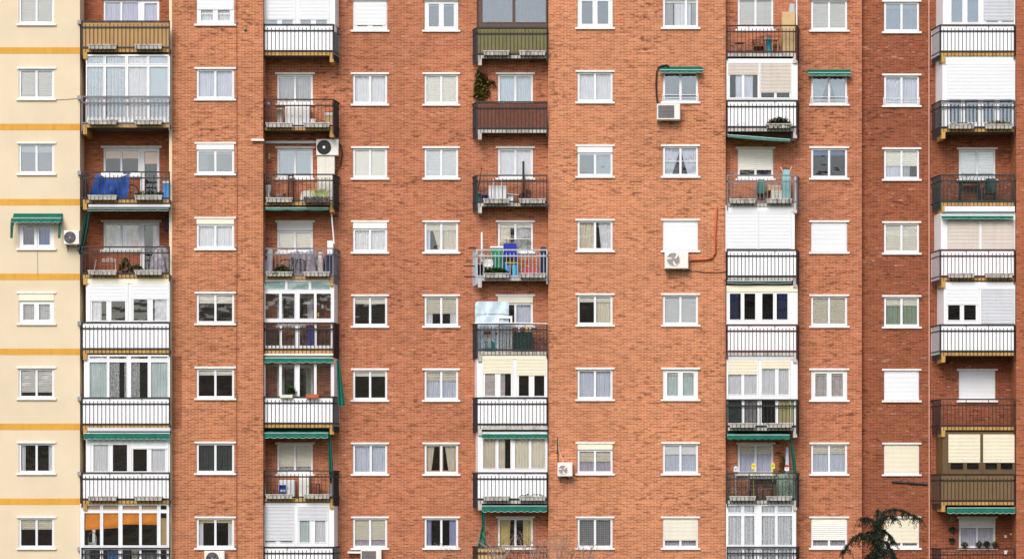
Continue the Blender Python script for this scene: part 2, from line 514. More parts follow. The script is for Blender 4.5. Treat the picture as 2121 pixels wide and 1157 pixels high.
def fill(par, kind, x0, y0, x1, y1, col, d, xb0=None, xb1=None, ref=None):
    r = d if ref is None else ref
    if kind == 'cu': return folds(x0, y0, x1, y1, d, R.uniform(4.6, 6.4), .014, xb0, xb1, ref).build('curtain', col, par)
    if kind == 'lace': return folds(x0, y0, x1, y1, d, 7, .02, xb0, xb1, ref).build('curtain', 'lace', par)
    if kind == 'bl': return slatted(x0, y0, x1, y1, d, 3.3, .01, ref, .22).build('blind', col, par)
    if kind == 'gap': return slatted(x0, y0, x1, y1, d, 4.4, .022, ref, .3).build('blind', col, par)
    if kind == 'flat':
        return MB().sheet(lambda u, v: (X(x0+(x1-x0)*u, r), -(d+.006*math.sin(5*v+3*u)), Z(y0+(y1-y0)*v, r)), 6, 6).build('blind', col, par)
    if kind == 'rag':      # roman blind let down unevenly with creases
        lo = xb0 if xb0 is not None else y1
        def fn(u, v):
            yb = y1+(lo-y1)*u
            return (X(x0+(x1-x0)*u, r), -(d+.03*math.sin(9*v+2*u)*v**3), Z(y0+(yb-y0)*v, r))
        return MB().sheet(fn, 8, 14).build('blind', col, par)

def panes(par, rects, d, m='glass', ref=None):
    for a, b, c, e in rects:
        MB().pb(a, b, c, e, d-.006, d, d if ref is None else ref).build('pane', m, par)

def plate_part(par, name, rect, holes, d0, d1, m, ref=None):
    return MB().plate(rect, holes, d0, d1, ref).build(name, m, par)

LINT = [1068 - 153*(8-k) for k in range(1, 9)]
def ly(row, d): return EY - (EY - LINT[row-1]) * D/(D-d)

def window(bld, wall, x0, x1, row, d, t='s', ext=0, extc='sh_white', box=0, boxc='white', bl=None, cu=(), g='glass', rails=0,
           transom=0, grid=0, y=None, h=70, fc=None, lintel=True, mid=None, gapx=False, wood=None):
    y = ly(row, d) if y is None else y
    y0, y1 = y+4, y+h-4
    fc = fc or ('white_alu' if t == 's' else 'white')
    par = empty('window', (X((x0+x1)/2, d), -d, Z(y1, d)), bld)
    add_hole(wall, (x0, y0, x1, y1))
    if lintel: MB().pb(x0-4, y+.5, x1+4, y+4.2, d-.1, d+.05, d).build('lintel', 'sill_stone', par)
    sl = MB(); sl.pb(x0-4.5, y1-.2, x1+4.5, y1+3.6, d-.2, d+.07, d); sl.build('sill', 'sill_stone', par)
    fy0 = y0
    if box:
        MB().pb(x0+.3, y0+.2, x1-.3, y0+box, d-.15, d+.02, d).build('shutter_box', boxc, par)
        fy0 = y0+box
    xm = (x0+x1)/2 if mid is None else x0+(x1-x0)*mid
    a, b, c, e = {'s': (3.8, 1.7, 3.4, 4.6), 'c': (8.5, 4.5, 6.5, 7.5)}[t]
    pr = [(x0+a, fy0+c, xm-b, y1-e), (xm+b, fy0+c, x1-a, y1-e)]
    fr = MB(); fr.plate((x0+.2, fy0+.2, x1-.2, y1-.3), pr, d-.13, d-.04, d)
    for q in pr:      # sash beads proud of the frame
        fr.plate((q[0]-1.4, q[1]-1.4, q[2]+1.4, q[3]+1.4), [(q[0]+.5, q[1]+.5, q[2]-.5, q[3]-.5)], d-.07, d-.028, d)
    fr.build('frame', fc, par)
    if wood:
        w = MB()
        for q in pr: w.plate((q[0]-.2, q[1]-.2, q[2]+.2, q[3]+.2), [(q[0]+2.2, q[1]+2, q[2]-2.2, q[3]-3)], d-.125, d-.095, d)
        w.build('inner_sash', wood, par)
    panes(par, pr, d-.08, g, d)
    H = pr[0][3]-pr[0][1]
    if transom:
        m = MB()
        for q in pr: m.pb(q[0], q[1]+H*transom-.6, q[2], q[1]+H*transom+.6, d-.08, d-.05, d)
        m.build('glazing_bar', fc, par)
    if grid:
        m = MB()
        for q in pr:
            for i in range(1, 8): m.pb(q[0]+(q[2]-q[0])*i/8-.25, q[1], q[0]+(q[2]-q[0])*i/8+.25, q[3], d-.045, d-.035, d)
            for i in range(1, 14): m.pb(q[0], q[1]+H*i/14-.25, q[2], q[1]+H*i/14+.25, d-.045, d-.036, d)
        m.build('mesh_guard', 'grey_dark', par)
    if ext:
        slatted(x0+2.2, fy0+.5, x1-2.2, fy0+(y1-fy0-1.5)*ext, d-.018, 2.7 if not gapx else 4.2, .011 if not gapx else .02, d, .14 if not gapx else .28).build('shutter', extc, par)
    if bl:
        f, col = bl[0], bl[1]
        kind = bl[2] if len(bl) > 2 else 'bl'
        fill(par, kind, x0+3, fy0+2, x1-3, fy0+2+(y1-fy0-6)*f, col, d-.1, ref=d)
    top = fy0+2
    for q in cu:
        u0, u1, col = q[0], q[1], q[2]
        b0 = q[3] if len(q) > 3 else u0; b1 = q[4] if len(q) > 4 else u1
        w_ = x1-x0
        fill(par, 'cu', x0+w_*u0, top, x0+w_*u1, y1-2, col, d-.145, x0+w_*b0, x0+w_*b1, ref=d)
    if rails:
        m = MB()
        for k in (15, 8): m.ptube([(x0-1, y1-k), (x1+1, y1-k)], d+.06, .012)
        for xx in (x0-1, x1+1): m.ptube([(xx, y1-17), (xx, y1-1)], d+.06, .012)
        m.build('guard_rail', 'white_alu', par)
    return par

FULL = lambda c: [(.04, .96, c)]
EDGE = lambda c, w=.2: [(.04, .04+w, c), (.96-w, .96, c)]
TIED = lambda c: [(.04, .5, c, .04, .26), (.5, .96, c, .72, .96)]

# ------------------------------------------------------------------ standard windows, column by column
A = (cream_b, 'cream', 39, 112)
window(*A, 1, 1.2, bl=(1., 'bl_grey'))
window(*A, 2, 1.2, bl=(.93, 'bl_grey'))
window(*A, 3, 1.2, bl=(.25, 'bl_cream'), g='glass_dark')
window(*A, 4, 1.2, t='c', box=10, cu=[(.05, .45, 'cu_navy'), (.52, .95, 'cu_blue')])
window(*A, 5, 1.2, t='c', box=15, boxc='sh_cream', cu=FULL('cu_grey'))
window(*A, 6, 1.2, bl=(.82, 'bl_grey', 'gap'))
window(*A, 7, 1.2, cu=EDGE('cu_white', .13), g='glass')
window(*A, 8, 1.2, bl=(.36, 'bl_beige', 'gap'))

C = (brick_b, 'bayC', 407, 485)
window(*C, 1, 1.15, t='c', ext=.50, cu=FULL('cu_white'), transom=.7)
window(*C, 2, 1.15, cu=FULL('cu_bluish'))
window(*C, 3, 1.15, box=12, bl=(.12, 'bl_light'), cu=[(.04, .3, 'cu_grey')], g='glass_dark', fc='white')
window(*C, 4, 1.15, box=11, boxc='sh_cream', cu=FULL('cu_white'))
window(*C, 5, 1.15, bl=(.3, 'bl_cream'), fc='white')
window(*C, 6, 1.15, bl=(.19, 'bl_cream'), fc='white')
window(*C, 7, 1.15, cu=FULL('cu_dark'), g='glass')
window(*C, 8, 1.15, bl=(.14, 'bl_olive', 'flat'), cu=EDGE('cu_white', .13))

E = (brick_b, 'main', 731, 802)
window(*E, 1, 0, t='c', ext=.82, cu=FULL('cu_white'))
window(*E, 2, 0, cu=FULL('cu_white'), fc='white')
window(*E, 3, 0, bl=(1, 'bl_cream', 'flat'))
window(*E, 4, 0, box=13, boxc='bl_cream', cu=FULL('cu_white'))
window(*E, 5, 0, bl=(.22, 'bl_cream'))
window(*E, 6, 0, bl=(.17, 'bl_cream'))
window(*E, 7, 0, cu=FULL('cu_bluish'), mid=.52)
window(*E, 8, 0, bl=(.75, 'bl_beige'), cu=FULL('cu_mauve'))

F = (brick_b, 'main', 879, 949)
window(*F, 1, 0, t='c', bl=(.13, 'bl_white'), g='glass_dark')
window(*F, 2, 0, bl=(1, 'bl_cream'), fc='white')
window(*F, 3, 0, bl=(1, 'bl_light'))
window(*F, 4, 0, bl=(.25, 'bl_beige'), cu=[(.04, .17, 'cu_bluish'), (.2, .96, 'cu_beige', .42, .96)])
window(*F, 5, 0, bl=(.58, 'bl_beige', 'gap'), cu=EDGE('cu_white', .2))
window(*F, 6, 0, bl=(.34, 'bl_beige', 'gap'), cu=FULL('cu_bluish'))
window(*F, 7, 0, wood='wood_pale', cu=[(.06, .3, 'cu_beige', .06, .2), (.6, .94, 'cu_beige', .72, .94)])
window(*F, 8, 0, cu=[(.05, .2, 'cu_violet'), (.74, .95, 'cu_violet')])

H = (brick_b, 'bayH', 1196, 1269)
window(*H, 1, .5, t='c', g='glass_dark')
window(*H, 2, .5, cu=FULL('cu_white'))
window(*H, 3, .5, box=13, cu=[(.5, .96, 'cu_white')], bl=(.06, 'bl_white'), g='glass_dark')
window(*H, 4, .5, cu=[(.04, .5, 'cu_beige'), (.6, .96, 'cu_white', .68, .96)])
window(*H, 5, .5, bl=(.2, 'bl_cream'), cu=[(.5, .96, 'cu_cream')])
window(*H, 6, .5, cu=[(.04, .5, 'cu_bluish'), (.52, .96, 'cu_bluish')], g='glass')
window(*H, 7, .5, box=12, boxc='sh_cream', bl=(.5, 'bl_beige'), cu=FULL('cu_mauve'))
window(*H, 8, .5, grid=1, cu=FULL('cu_grey'))

I = (brick_b, 'bayH', 1373, 1446)
window(*I, 1, .5, cu=[(.04, .3, 'cu_grey'), (.33, .8, 'cu_white'), (.82, .96, 'cu_grey')], mid=.66, bl=(.12, 'bl_cream'))
window(*I, 2, .5, g='glass_dark', rails=1, fc='white')
window(*I, 3, .5, cu=TIED('cu_bluish'), transom=.5)
window(*I, 4, .5, t='c', ext=.97)
window(*I, 5, .5, bl=(1, 'bl_light'))
window(*I, 6, .5, t='c', bl=(.15, 'bl_cream'), cu=FULL('cu_mint'))
window(*I, 7, .5, bl=(.36, 'bl_white', 'flat'), cu=FULL('cu_bluish'))
window(*I, 8, .5, ext=.74, extc='bl_beige', cu=FULL('cu_mauve'), fc='white')

K = (brick_b, 'mainK', 1680, 1755)
window(*K, 1, 0, bl=(1, 'bl_grey'))
window(*K, 2, 0, g='glass_dark', rails=1, fc='white', cu=TIED('cu_white'))
window(*K, 3, 0, bl=(.22, 'bl_blue', 'flat'), g='glass')
window(*K, 4, 0, t='c', ext=.97)
window(*K, 5, 0, bl=(1, 'bl_beige', 'gap'))
window(*K, 6, 0, t='c', bl=(.16, 'bl_beige', 'flat'), cu=FULL('cu_rosy'))
window(*K, 7, 0, bl=(.3, 'bl_beige', 'gap'), cu=FULL('cu_bluish'))
window(*K, 8, 0, ext=.73, extc='bl_cream', gapx=True, cu=FULL('cu_mauve'), fc='white')

L = (brick_b, 'wallL', 1831, 1904)
window(*L, 1, -.3, bl=(.2, 'bl_white'), g='glass_dark', cu=FULL('cu_bluish'))
window(*L, 2, -.3, cu=FULL('cu_bluish'), rails=1)
window(*L, 3, -.3, bl=(.55, 'bl_cream'), cu=[(.04, .5, 'cu_bluish'), (.5, .75, 'cu_grey')])
window(*L, 4, -.3, bl=(1, 'bl_cream'))
window(*L, 5, -.3, bl=(.27, 'bl_cream'), cu=FULL('cu_green'))
window(*L, 6, -.3, ext=.97, fc='white')
window(*L, 7, -.3, ext=.93, extc='sh_cream')
window(*L, 8, -.3, ext=.83, extc='sh_cream', cu=FULL('cu_mauve'), fc='white')

# ------------------------------------------------------------------ balconies
BAL = dict(
    B=dict(x0=169, x1=352, df=1.6, dw=.2, free='L', fas='fascia_yellow', wall='wallB', win=(213, 330), n=21,
           rail=[43, 199, 355, 510, 666, 822, 977, 1133], tr=((183, 242), (279, 336))),
    D=dict(x0=546, x1=691, df=.9, dw=0, free='R', fas='fascia_yellow', wall='main', win=(574, 648), n=17,
           rail=[50, 205, 360, 513, 667, 820, 973, 1131], tr=((551, 606), (629, 683))),
    G=dict(x0=987, x1=1134, df=.62, dw=0, free='L', fas='fascia_grey', wall='main', win=(1031, 1104), n=18,
           rail=[56, 210, 362, 516, 669, 822, 977, 1130], tr=((1001, 1055), (1075, 1130))),
    J=dict(x0=1505, x1=1651, df=.85, dw=0, free='R', fas='fascia_grey', wall='mainK', win=(1528, 1602), n=18,
           rail=[52, 207, 362, 516, 671, 826, 977, 1131], tr=((1511, 1565), (1587, 1640))),
    M=dict(x0=1947, x1=2102, df=.8, dw=-.3, free='L', fas='fascia_yellow', wall='wallL', win=(1986, 2062), n=19,
           rail=[51, 208, 361, 516, 671, 825, 980, 1134], tr=((1963, 2018), (2040, 2097))))

def floor_z(c, r):
    q = BAL[c]; return Z(q['rail'][r-1]+58, q['df'])

def balcony(c, r, iron='iron_dark', panel=None, netting=None):
    q = BAL[c]; x0, x1, df, dw, y = q['x0'], q['x1'], q['df'], q['dw'], q['rail'][r-1]
    par = empty('balcony', (X((x0+x1)/2, df), -dw, Z(y+71, df)), brick_b)
    left = q['free'] == 'L'
    # slab with a painted fascia, dark soffit and a deeper end beam at the free side
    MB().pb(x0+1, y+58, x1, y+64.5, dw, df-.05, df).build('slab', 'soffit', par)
    MB().pb(x0+.5, y+58.3, x1+.3, y+65, df-.05, df-.005, df).build('fascia', q['fas'], par)
    e0, e1 = (x0+3, x0+11) if left else (x1-8, x1)
    MB().pb(e0, y+60, e1, y+79, dw+.02, df+.004, df).build('end_beam', q['fas'], par)
    # railing: top rail, lower rail, bottom rail, bars, posts, splayed side
    m = MB()
    xa, xb = (x0, x1)
    m.pb(xa, y, xb, y+2.8, df-.015, df+.025, df)
    m.pb(xa, y+12.4, xb, y+15.2, df-.01, df+.02, df)
    m.pb(xa, y+54, xb, y+57.2, df-.01, df+.022, df)
    n = q['n']
    for i in range(1, n+1):
        xx = xa+(xb-xa)*i/(n+1)
        tall = i in (round((n+1)/3), round(2*(n+1)/3))
        m.pb(xx-.62, y+(1 if tall else 7.5), xx+.62, y+66, df-.012, df+.012, df)
    for xx in (xa+1.2, xb-1.2): m.pb(xx-1.2, y, xx+1.2, y+72, df-.02, df+.02, df)
    fx = xa if left else xb
    sg = -1 if left else 1
    def sp(t, yy): return (X(fx+sg*9*t, df), -(df+(dw-df)*t), Z(yy, df))
    for yy, rr in ((y+1.4, .028), (y+13.8, .022), (y+55.5, .022)):
        m.tube([sp(0, yy), sp(.98, yy)], rr, 4)
    for i in range(0, 8):
        t = .05+i/8*.9
        m.tube([sp(t, y+2), sp(t, y+74)], .016, 4)
    m.build('railing', iron, par)
    if c == 'B': MB().pb(160.5, y-1, 168, y+7, 1.2, 1.34, 1.3).build('rail_anchor', 'grey_mid', par)
    if panel:
        p = MB(); p.pb(x0+1.5, y+3, x1-1, y+56, df-.026, df-.014, df)
        p.add([sp(.03, y+3), sp(.97, y+3), sp(.97, y+62), sp(.03, y+62)], [(0, 1, 2, 3)])
        p.build('parapet_panel', panel, par)
    if netting:
        p = MB(); p.pb(x0+1.5, y+3, x1-1, y+57, df-.03, df-.026, df)
        p.add([sp(.03, y+3), sp(.97, y+3), sp(.97, y+62), sp(.03, y+62)], [(0, 1, 2, 3)])
        p.build('netting', netting, par)
    return par

def enclosure(c, par, rect, prs, fc='white', shutters=(), box=None, boxc='white', fills=(), g='glass', roomy=True, side=True, post=None):
    q = BAL[c]; d = q['df']-.07
    x0, y0, x1, y1 = rect
    fr = MB(); fr.plate(rect, prs, d-.06, d, d)
    for a, b, c_, e in prs:
        if c_-a > 9: fr.plate((a-1.2, b-1.2, c_+1.2, e+1.2), [(a+.7, b+.7, c_-.7, e-.7)], d-.04, d+.012, d)
    fr.build('enclosure_frame', fc, par)
    panes(par, prs, d-.03, g, d)
    if box:
        MB().pb(x0+.3, box[0], x1-.3, box[1], d-.1, d+.028, d).build('shutter_box', boxc, par)
    for s in shutters:
        a, b, c_, e, col = s[:5]
        slatted(a, b, c_, e, d+.02, 2.9, .012, d, .2).build('shutter', col, par)
        for xx in (a-1.3, c_): MB().pb(xx, b, xx+1.3, y1-1, d, d+.032, d).build('guide_rail', fc, par)
    for f in fills:
        fill(par, f[0], f[1], f[2], f[3], f[4], f[5], d-.06, *(f[6:8] if len(f) > 6 else ()), ref=d)
    if side:
        left = q['free'] == 'L'
        xx = x0 if left else x1
        sg = -1 if left else 1
        m = MB()
        a = (X(xx, d), -(d-.003)); b = (X(xx+sg*5, d), -(q['dw']))
        th = sg*-.03
        zt, zb = Z(y0, d), Z(y1, d)
        m.add([(a[0], a[1], zb), (b[0], b[1], zb), (b[0], b[1], zt), (a[0], a[1], zt),
               (a[0]+th, a[1], zb), (b[0]+th, b[1], zb), (b[0]+th, b[1], zt), (a[0]+th, a[1], zt)],
              [(0,1,2,3), (7,6,5,4), (0,4,5,1), (3,2,6,7), (0,3,7,4), (1,5,6,2)])
        m.build('side_panel', fc if fc != 'white_alu' else 'white', par)
    if roomy:
        add_hole(q['wall'], (x0+6, y0+6, x1-6, y1-2))
    return par

def bal_window(c, r, **k):
    q = BAL[c]
    return window(brick_b, q['wall'], q['win'][0], q['win'][1], r, q['dw'], **k)

# ---- stack B (against the cream wing)
def door_window(r, lit, fcol='white', gl='glass'):
    q = BAL['B']; d = q['dw']; y = ly(r, d)+1
    par = empty('balcony_door_window', (X(270, d), -d, floor_z('B', r)), brick_b)
    fy = PY(floor_z('B', r), d)
    add_hole('wallB', (214, y+4, 290, y+62)); add_hole('wallB', (290, y+4, 330, fy))
    MB().pb(209, y, 335, y+4, d-.1, d+.05, d).build('lintel', 'sill_stone', par)
    MB().pb(208, y+61, 290, y+66, d-.15, d+.08, d).build('sill', 'sill_stone', par)
    pr = [(218, y+9, 249, y+58), (253, y+9, 286, y+58)]
    MB().plate((214.2, y+4.3, 289.8, y+62), pr, d-.13, d-.04, d).build('frame', fcol, par)
    dr = [(299, y+11, 325, fy-6)]
    MB().plate((290.2, y+4.3, 329.7, fy-.3), dr, d-.13, d-.03, d).build('door_frame', fcol, par)
    panes(par, pr+dr, d-.08, gl, d)
    for f in lit(y, fy): fill(par, f[0], f[1], f[2], f[3], f[4], f[5], d-.11, *(f[6:8] if len(f) > 6 else ()), ref=d)

b = balcony('B', 1, panel='panel_ochre')
door_window(1, lambda y, fy: [('cu', 215, y+6, 289, y+60, 'cu_lav'), ('cu', 292, y+6, 328, fy, 'cu_lav')])
b = balcony('B', 2, iron='iron_grey')
xs2 = [(180, 215), (219, 260), (265, 305), (309, 348)]
enclosure('B', b, (178, 113, 352, 254), [(a, 116, e, 133) for a, e in xs2]+[(a, 138, e, 244) for a, e in xs2], roomy=False,
          fills=[('lace', 180, 115, 261, 246, 'lace'), ('flat', 180, 115, 215, 246, 'pale_blue'), ('flat', 222, 115, 260, 246, 'pale_blue'),
                 ('cu', 265, 115, 306, 246, 'cu_white'), ('flat', 308, 115, 349, 246, 'pale_blue')])
b = balcony('B', 3)
door_window(3, lambda y, fy: [('flat', 215, y+6, 289, y+25, 'bl_tan'), ('flat', 292, y+8, 328, y+36, 'bl_tan')])
b = balcony('B', 4)
door_window(4, lambda y, fy: [('cu', 215, y+10, 289, y+60, 'cu_rosy'), ('cu', 235, y+10, 262, y+60, 'cu_bluish'), ('cu', 316, y+6, 328, fy, 'cu_grey')])
b = balcony('B', 5, panel='panel_white')
enclosure('B', b, (178, 576, 352, 668), [(190, 618, 221, 664), (230, 618, 260, 664), (276, 618, 306, 664), (316, 618, 346, 664)], box=(576, 587),
          boxc='sh_cream', shutters=[(187, 587, 264, 622, 'sh_white'), (273, 587, 349, 618, 'sh_white')],
          fills=[('cu', 188, 616, 210, 666, 'cu_white'), ('cu', 320, 616, 347, 666, 'cu_white')])
b = balcony('B', 6, panel='panel_white')
xs6 = [(185, 222), (226, 263), (271, 307), (312, 348)]
enclosure('B', b, (174, 734, 352, 830), [(a, 737, e, 743) for a, e in xs6]+[(a, 749, e, 826) for a, e in xs6],
          fills=[('cu', 184, 736, 224, 828, 'cu_mint'), ('lace', 225, 736, 247, 828, 'lace'), ('lace', 257, 736, 289, 828, 'lace'), ('cu', 305, 736, 350, 828, 'cu_mint')])
b = balcony('B', 7, panel='panel_white')
enclosure('B', b, (178, 893, 352, 980), [(193, 918, 225, 976), (233, 918, 264, 976), (275, 925, 305, 976), (313, 925, 343, 976)],
          shutters=[(188, 905, 266, 919, 'sh_white'), (272, 905, 348, 928, 'sh_white')],
          fills=[('cu', 191, 916, 227, 978, 'cu_white'), ('cu', 312, 920, 345, 978, 'cu_white')])
b = balcony('B', 8)
xs8 = [(174, 208), (213, 246), (253, 289), (293, 326), (332, 346)]
enclosure('B', b, (166, 1042, 350, 1192), [(a, 1045, e, 1055) for a, e in xs8]+[(a, 1061, e, 1129) for a, e in xs8]+[(a, 1137, e, 1186) for a, e in xs8], fc='white_alu',
          fills=[('flat', 176, 1044, 329, 1056, 'card'), ('rag', 176, 1058, 247, 1097, 'orange_cloth', 1092), ('rag', 252, 1058, 327, 1085, 'orange_cloth', 1086), ('flat', 331, 1072, 347, 1130, 'card')])

# ---- stack D
b = balcony('D', 1, panel='panel_white')
enclosure('D', b, (545, -45, 694, 66), [(551, 36, 575, 62), (583, 36, 607, 62), (622, 36, 645, 62), (654, 36, 678, 62)], g='glass_dark',
          shutters=[(548, -40, 611, 40, 'sh_white'), (619, -40, 681, 40, 'sh_white')], fills=[('flat', 547, 30, 682, 64, 'pale_blue')])
b = balcony('D', 2, iron='iron_brown'); bal_window('D', 2, cu=FULL('cu_grey'), bl=(.06, 'bl_light'), fc='white')
b = balcony('D', 3, iron='iron_dark'); bal_window('D', 3, bl=(.12, 'bl_light'), cu=FULL('pale_blue'), g='glass_dark', fc='white')
b = balcony('D', 4, iron='iron_grey'); bal_window('D', 4, box=17, boxc='bl_grey', bl=(.82, 'bl_beige'))
b = balcony('D', 5, iron='iron_brown'); bal_window('D', 5, cu=EDGE('cu_white', .12))
xs5 = [(549, 579), (583, 611), (620, 651), (655, 686)]
enclosure('D', b, (545, 578, 692, 722), [(548, 582, 591, 600), (595, 582, 640, 600), (644, 582, 684, 600)]+[(a, 607, e, 660) for a, e in xs5]+[(a, 669, e, 716) for a, e in xs5], roomy=False,
          fills=[('flat', 547, 580, 686, 601, 'bl_teal')])
b = balcony('D', 6, panel='panel_white'); bal_window('D', 6, cu=EDGE('cu_green', .16), y=ly(6, 0)-8, h=84)
enclosure('D', b, (545, 736, 692, 832), [(a, 748, e, 824) for a, e in xs5], roomy=False)
b = balcony('D', 7); bal_window('D', 7, bl=(.78, 'bl_beige'), cu=FULL('cu_grey'), fc='white')
b = balcony('D', 8, panel='panel_white')
enclosure('D', b, (543, 1040, 692, 1134), [(548, 1112, 572, 1123), (580, 1112, 606, 1123), (620, 1070, 642, 1123), (652, 1070, 675, 1123)],
          shutters=[(546, 1048, 609, 1118, 'sh_grey'), (617, 1048, 679, 1076, 'sh_grey')], fills=[('cu', 618, 1068, 644, 1126, 'cu_mint'), ('cu', 650, 1068, 678, 1126, 'cu_white'), ('cu', 546, 1108, 608, 1126, 'cu_grey')])

# ---- stack G
b = balcony('G', 1, panel='panel_olive')
enclosure('G', b, (992, -45, 1134, 58), [(999, -40, 1062, 47), (1067, -40, 1131, 47)], fc='brown_frame', g='glass_dark', fills=[('cu', 996, -42, 1132, 50, 'cu_navy')])
b = balcony('G', 2, panel='panel_brown'); bal_window('G', 2, cu=FULL('pale_blue'), fc='white', bl=(.05, 'bl_white'))
b = balcony('G', 3); bal_window('G', 3, cu=FULL('cu_white'), fc='white')
b = balcony('G', 4, iron='iron_pale'); bal_window('G', 4, bl=(.14, 'bl_beige'), cu=[(.04, .36, 'cu_beige'), (.5, .96, 'cu_grey')], fc='white')
b = balcony('G', 5, netting='netting'); bal_window('G', 5, box=14, boxc='bl_beige', cu=[(.5, .96, 'cu_bluish')], fc='white')
b = balcony('G', 6, panel='panel_white')
enclosure('G', b, (988, 729, 1134, 824), [(1004, 766, 1026, 820), (1036, 766, 1059, 820), (1074, 770, 1096, 820), (1106, 770, 1128, 820)], box=(729, 743), boxc='sh_cream',
          shutters=[(1000, 743, 1061, 772, 'sh_cream'), (1070, 743, 1132, 776, 'sh_cream')], fills=[('flat', 1001, 768, 1046, 822, 'cu_rosy')])
b = balcony('G', 7, panel='panel_white')
enclosure('G', b, (990, 893, 1134, 980), [(1000, 908, 1027, 970), (1032, 908, 1058, 970), (1066, 908, 1096, 970), (1100, 908, 1130, 970)],
          fills=[('cu', 998, 906, 1029, 973, 'cu_beige'), ('cu', 1030, 906, 1046, 973, 'cu_beige'), ('cu', 1066, 906, 1132, 973, 'cu_cream')])
b = balcony('G', 8, iron='iron_brown'); bal_window('G', 8, cu=[(.05, .36, 'cu_yellow', .05, .33), (.72, .95, 'cu_yellow')], fc='white')

# ---- stack J
b = balcony('J', 1, iron='iron_brown'); bal_window('J', 1, bl=(1, 'bl_grey'), y=ly(1, 0)-4, h=72)
b = balcony('J', 2, panel='panel_white')
enclosure('J', b, (1505, 122, 1652, 210), [(1511, 150, 1537, 203), (1541, 150, 1570, 203), (1576, 186, 1604, 203), (1608, 186, 1636, 203)], box=(122, 131), g='glass',
          shutters=[(1508, 131, 1571, 154, 'sh_pink'), (1575, 131, 1638, 191, 'sh_pink')], fills=[('cu', 1524, 150, 1560, 206, 'cu_bluish')])
b = balcony('J', 3, iron='iron_grey'); bal_window('J', 3, ext=.7, extc='bl_cream', gapx=True, cu=[(.5, .96, 'cu_navy')], fc='white', y=ly(3, 0)+1)
b = balcony('J', 4, panel='panel_white')
enclosure('J', b, (1503, 425, 1646, 521), [(1509, 500, 1566, 512), (1577, 500, 1634, 512)], box=(425, 438), boxc='sh_white',
          shutters=[(1505, 438, 1569, 513, 'sh_white'), (1573, 438, 1637, 513, 'sh_white')])
b = balcony('J', 5, panel='panel_white', iron='iron_red')
enclosure('J', b, (1505, 591, 1652, 674), [(1511, 607, 1535, 662), (1541, 607, 1565, 662), (1578, 607, 1602, 662), (1608, 607, 1632, 662)], box=(591, 604), boxc='sh_cream',
          fills=[('cu', 1512, 606, 1530, 664, 'cu_navy'), ('cu', 1612, 606, 1634, 664, 'cu_navy')])
b = balcony('J', 6, iron='iron_dark')
enclosure('J', b, (1505, 735, 1652, 882), [(1508, 758, 1536, 817), (1541, 758, 1568, 817), (1578, 758, 1606, 817), (1612, 758, 1634, 817),
          (1507, 828, 1537, 876), (1541, 828, 1571, 876), (1577, 828, 1606, 876), (1612, 828, 1645, 876)], box=(735, 744), boxc='sh_grey',
          shutters=[(1508, 744, 1569, 774, 'sh_cream'), (1577, 744, 1636, 762, 'sh_cream')],
          fills=[('cu', 1506, 756, 1570, 820, 'cu_white'), ('cu', 1576, 756, 1636, 820, 'cu_white'), ('flat', 1506, 826, 1538, 878, 'green_dark'), ('flat', 1540, 826, 1575, 878, 'grey_mid'), ('flat', 1613, 826, 1643, 878, 'bl_olive')])
b = balcony('J', 7, iron='iron_green', netting='netting'); bal_window('J', 7, bl=(.3, 'bl_beige', 'gap'), cu=FULL('cu_lav'), fc='white')
b = balcony('J', 8)
xj = [(1508, 1536), (1541, 1563), (1577, 1606), (1610, 1641)]
enclosure('J', b, (1504, 1042, 1649, 1190), [(a, 1046, e, 1061) for a, e in xj]+[(a, 1067, e, 1128) for a, e in xj]+[(a, 1135, e, 1184) for a, e in xj], fc='white_alu',
          fills=[('lace', 1506, 1044, 1564, 1186, 'lace'), ('cu', 1510, 1044, 1560, 1186, 'cu_white'), ('lace', 1577, 1044, 1643, 1186, 'lace'), ('cu', 1580, 1044, 1640, 1186, 'cu_white')])

# ---- stack M
b = balcony('M', 1, panel='panel_white')
enclosure('M', b, (1953, -45, 2103, 54), [(1970, -40, 1994, 47), (2003, -40, 2027, 47), (2042, 30, 2068, 47), (2074, 30, 2100, 47)], g='glass_dark',
          shutters=[(2037, -40, 2101, 42, 'sh_grey')], fills=[('cu', 1966, -42, 2030, 50, 'cu_bluish')])
b = balcony('M', 2)
enclosure('M', b, (1952, 117, 2103, 262), [(1966, 196, 1991, 254), (1998, 196, 2026, 254), (2036, 196, 2061, 254), (2070, 196, 2096, 254)], box=(117, 133), boxc='sh_white', g='glass_dark',
          shutters=[(1962, 133, 2101, 205, 'sh_white')], fills=[('cu', 1964, 194, 2098, 258, 'cu_bluish')])
b = balcony('M', 3, iron='iron_green', netting='netting'); bal_window('M', 3, bl=(.82, 'bl_light'), cu=FULL('cu_bluish'), fc='white')
b = balcony('M', 4, panel='panel_white', iron='iron_red')
enclosure('M', b, (1949, 440, 2103, 519), [(1965, 500, 2026, 512), (2037, 500, 2098, 512)], fc='white',
          shutters=[(1962, 455, 2028, 515, 'sh_pink'), (2033, 455, 2101, 515, 'sh_pink')])
b = balcony('M', 5, panel='panel_white')
enclosure('M', b, (1955, 584, 2103, 674), [(1963, 624, 1989, 663), (1996, 624, 2022, 663), (2040, 655, 2095, 666)], box=(584, 598), boxc='sh_white',
          shutters=[(1961, 598, 2026, 630, 'sh_white'), (2032, 598, 2101, 669, 'sh_grey')])
b = balcony('M', 6, iron='iron_brown'); bal_window('M', 6, ext=.97, extc='sh_white', fc='white')
b = balcony('M', 7, panel='panel_bronze', iron='iron_brown')
enclosure('M', b, (1953, 893, 2103, 984), [(1968, 950, 1996, 972), (2002, 950, 2028, 972), (2040, 950, 2066, 972), (2072, 950, 2098, 972)], fc='bronze_frame',
          shutters=[(1964, 899, 2030, 956, 'sh_cream'), (2036, 899, 2101, 956, 'sh_cream')])
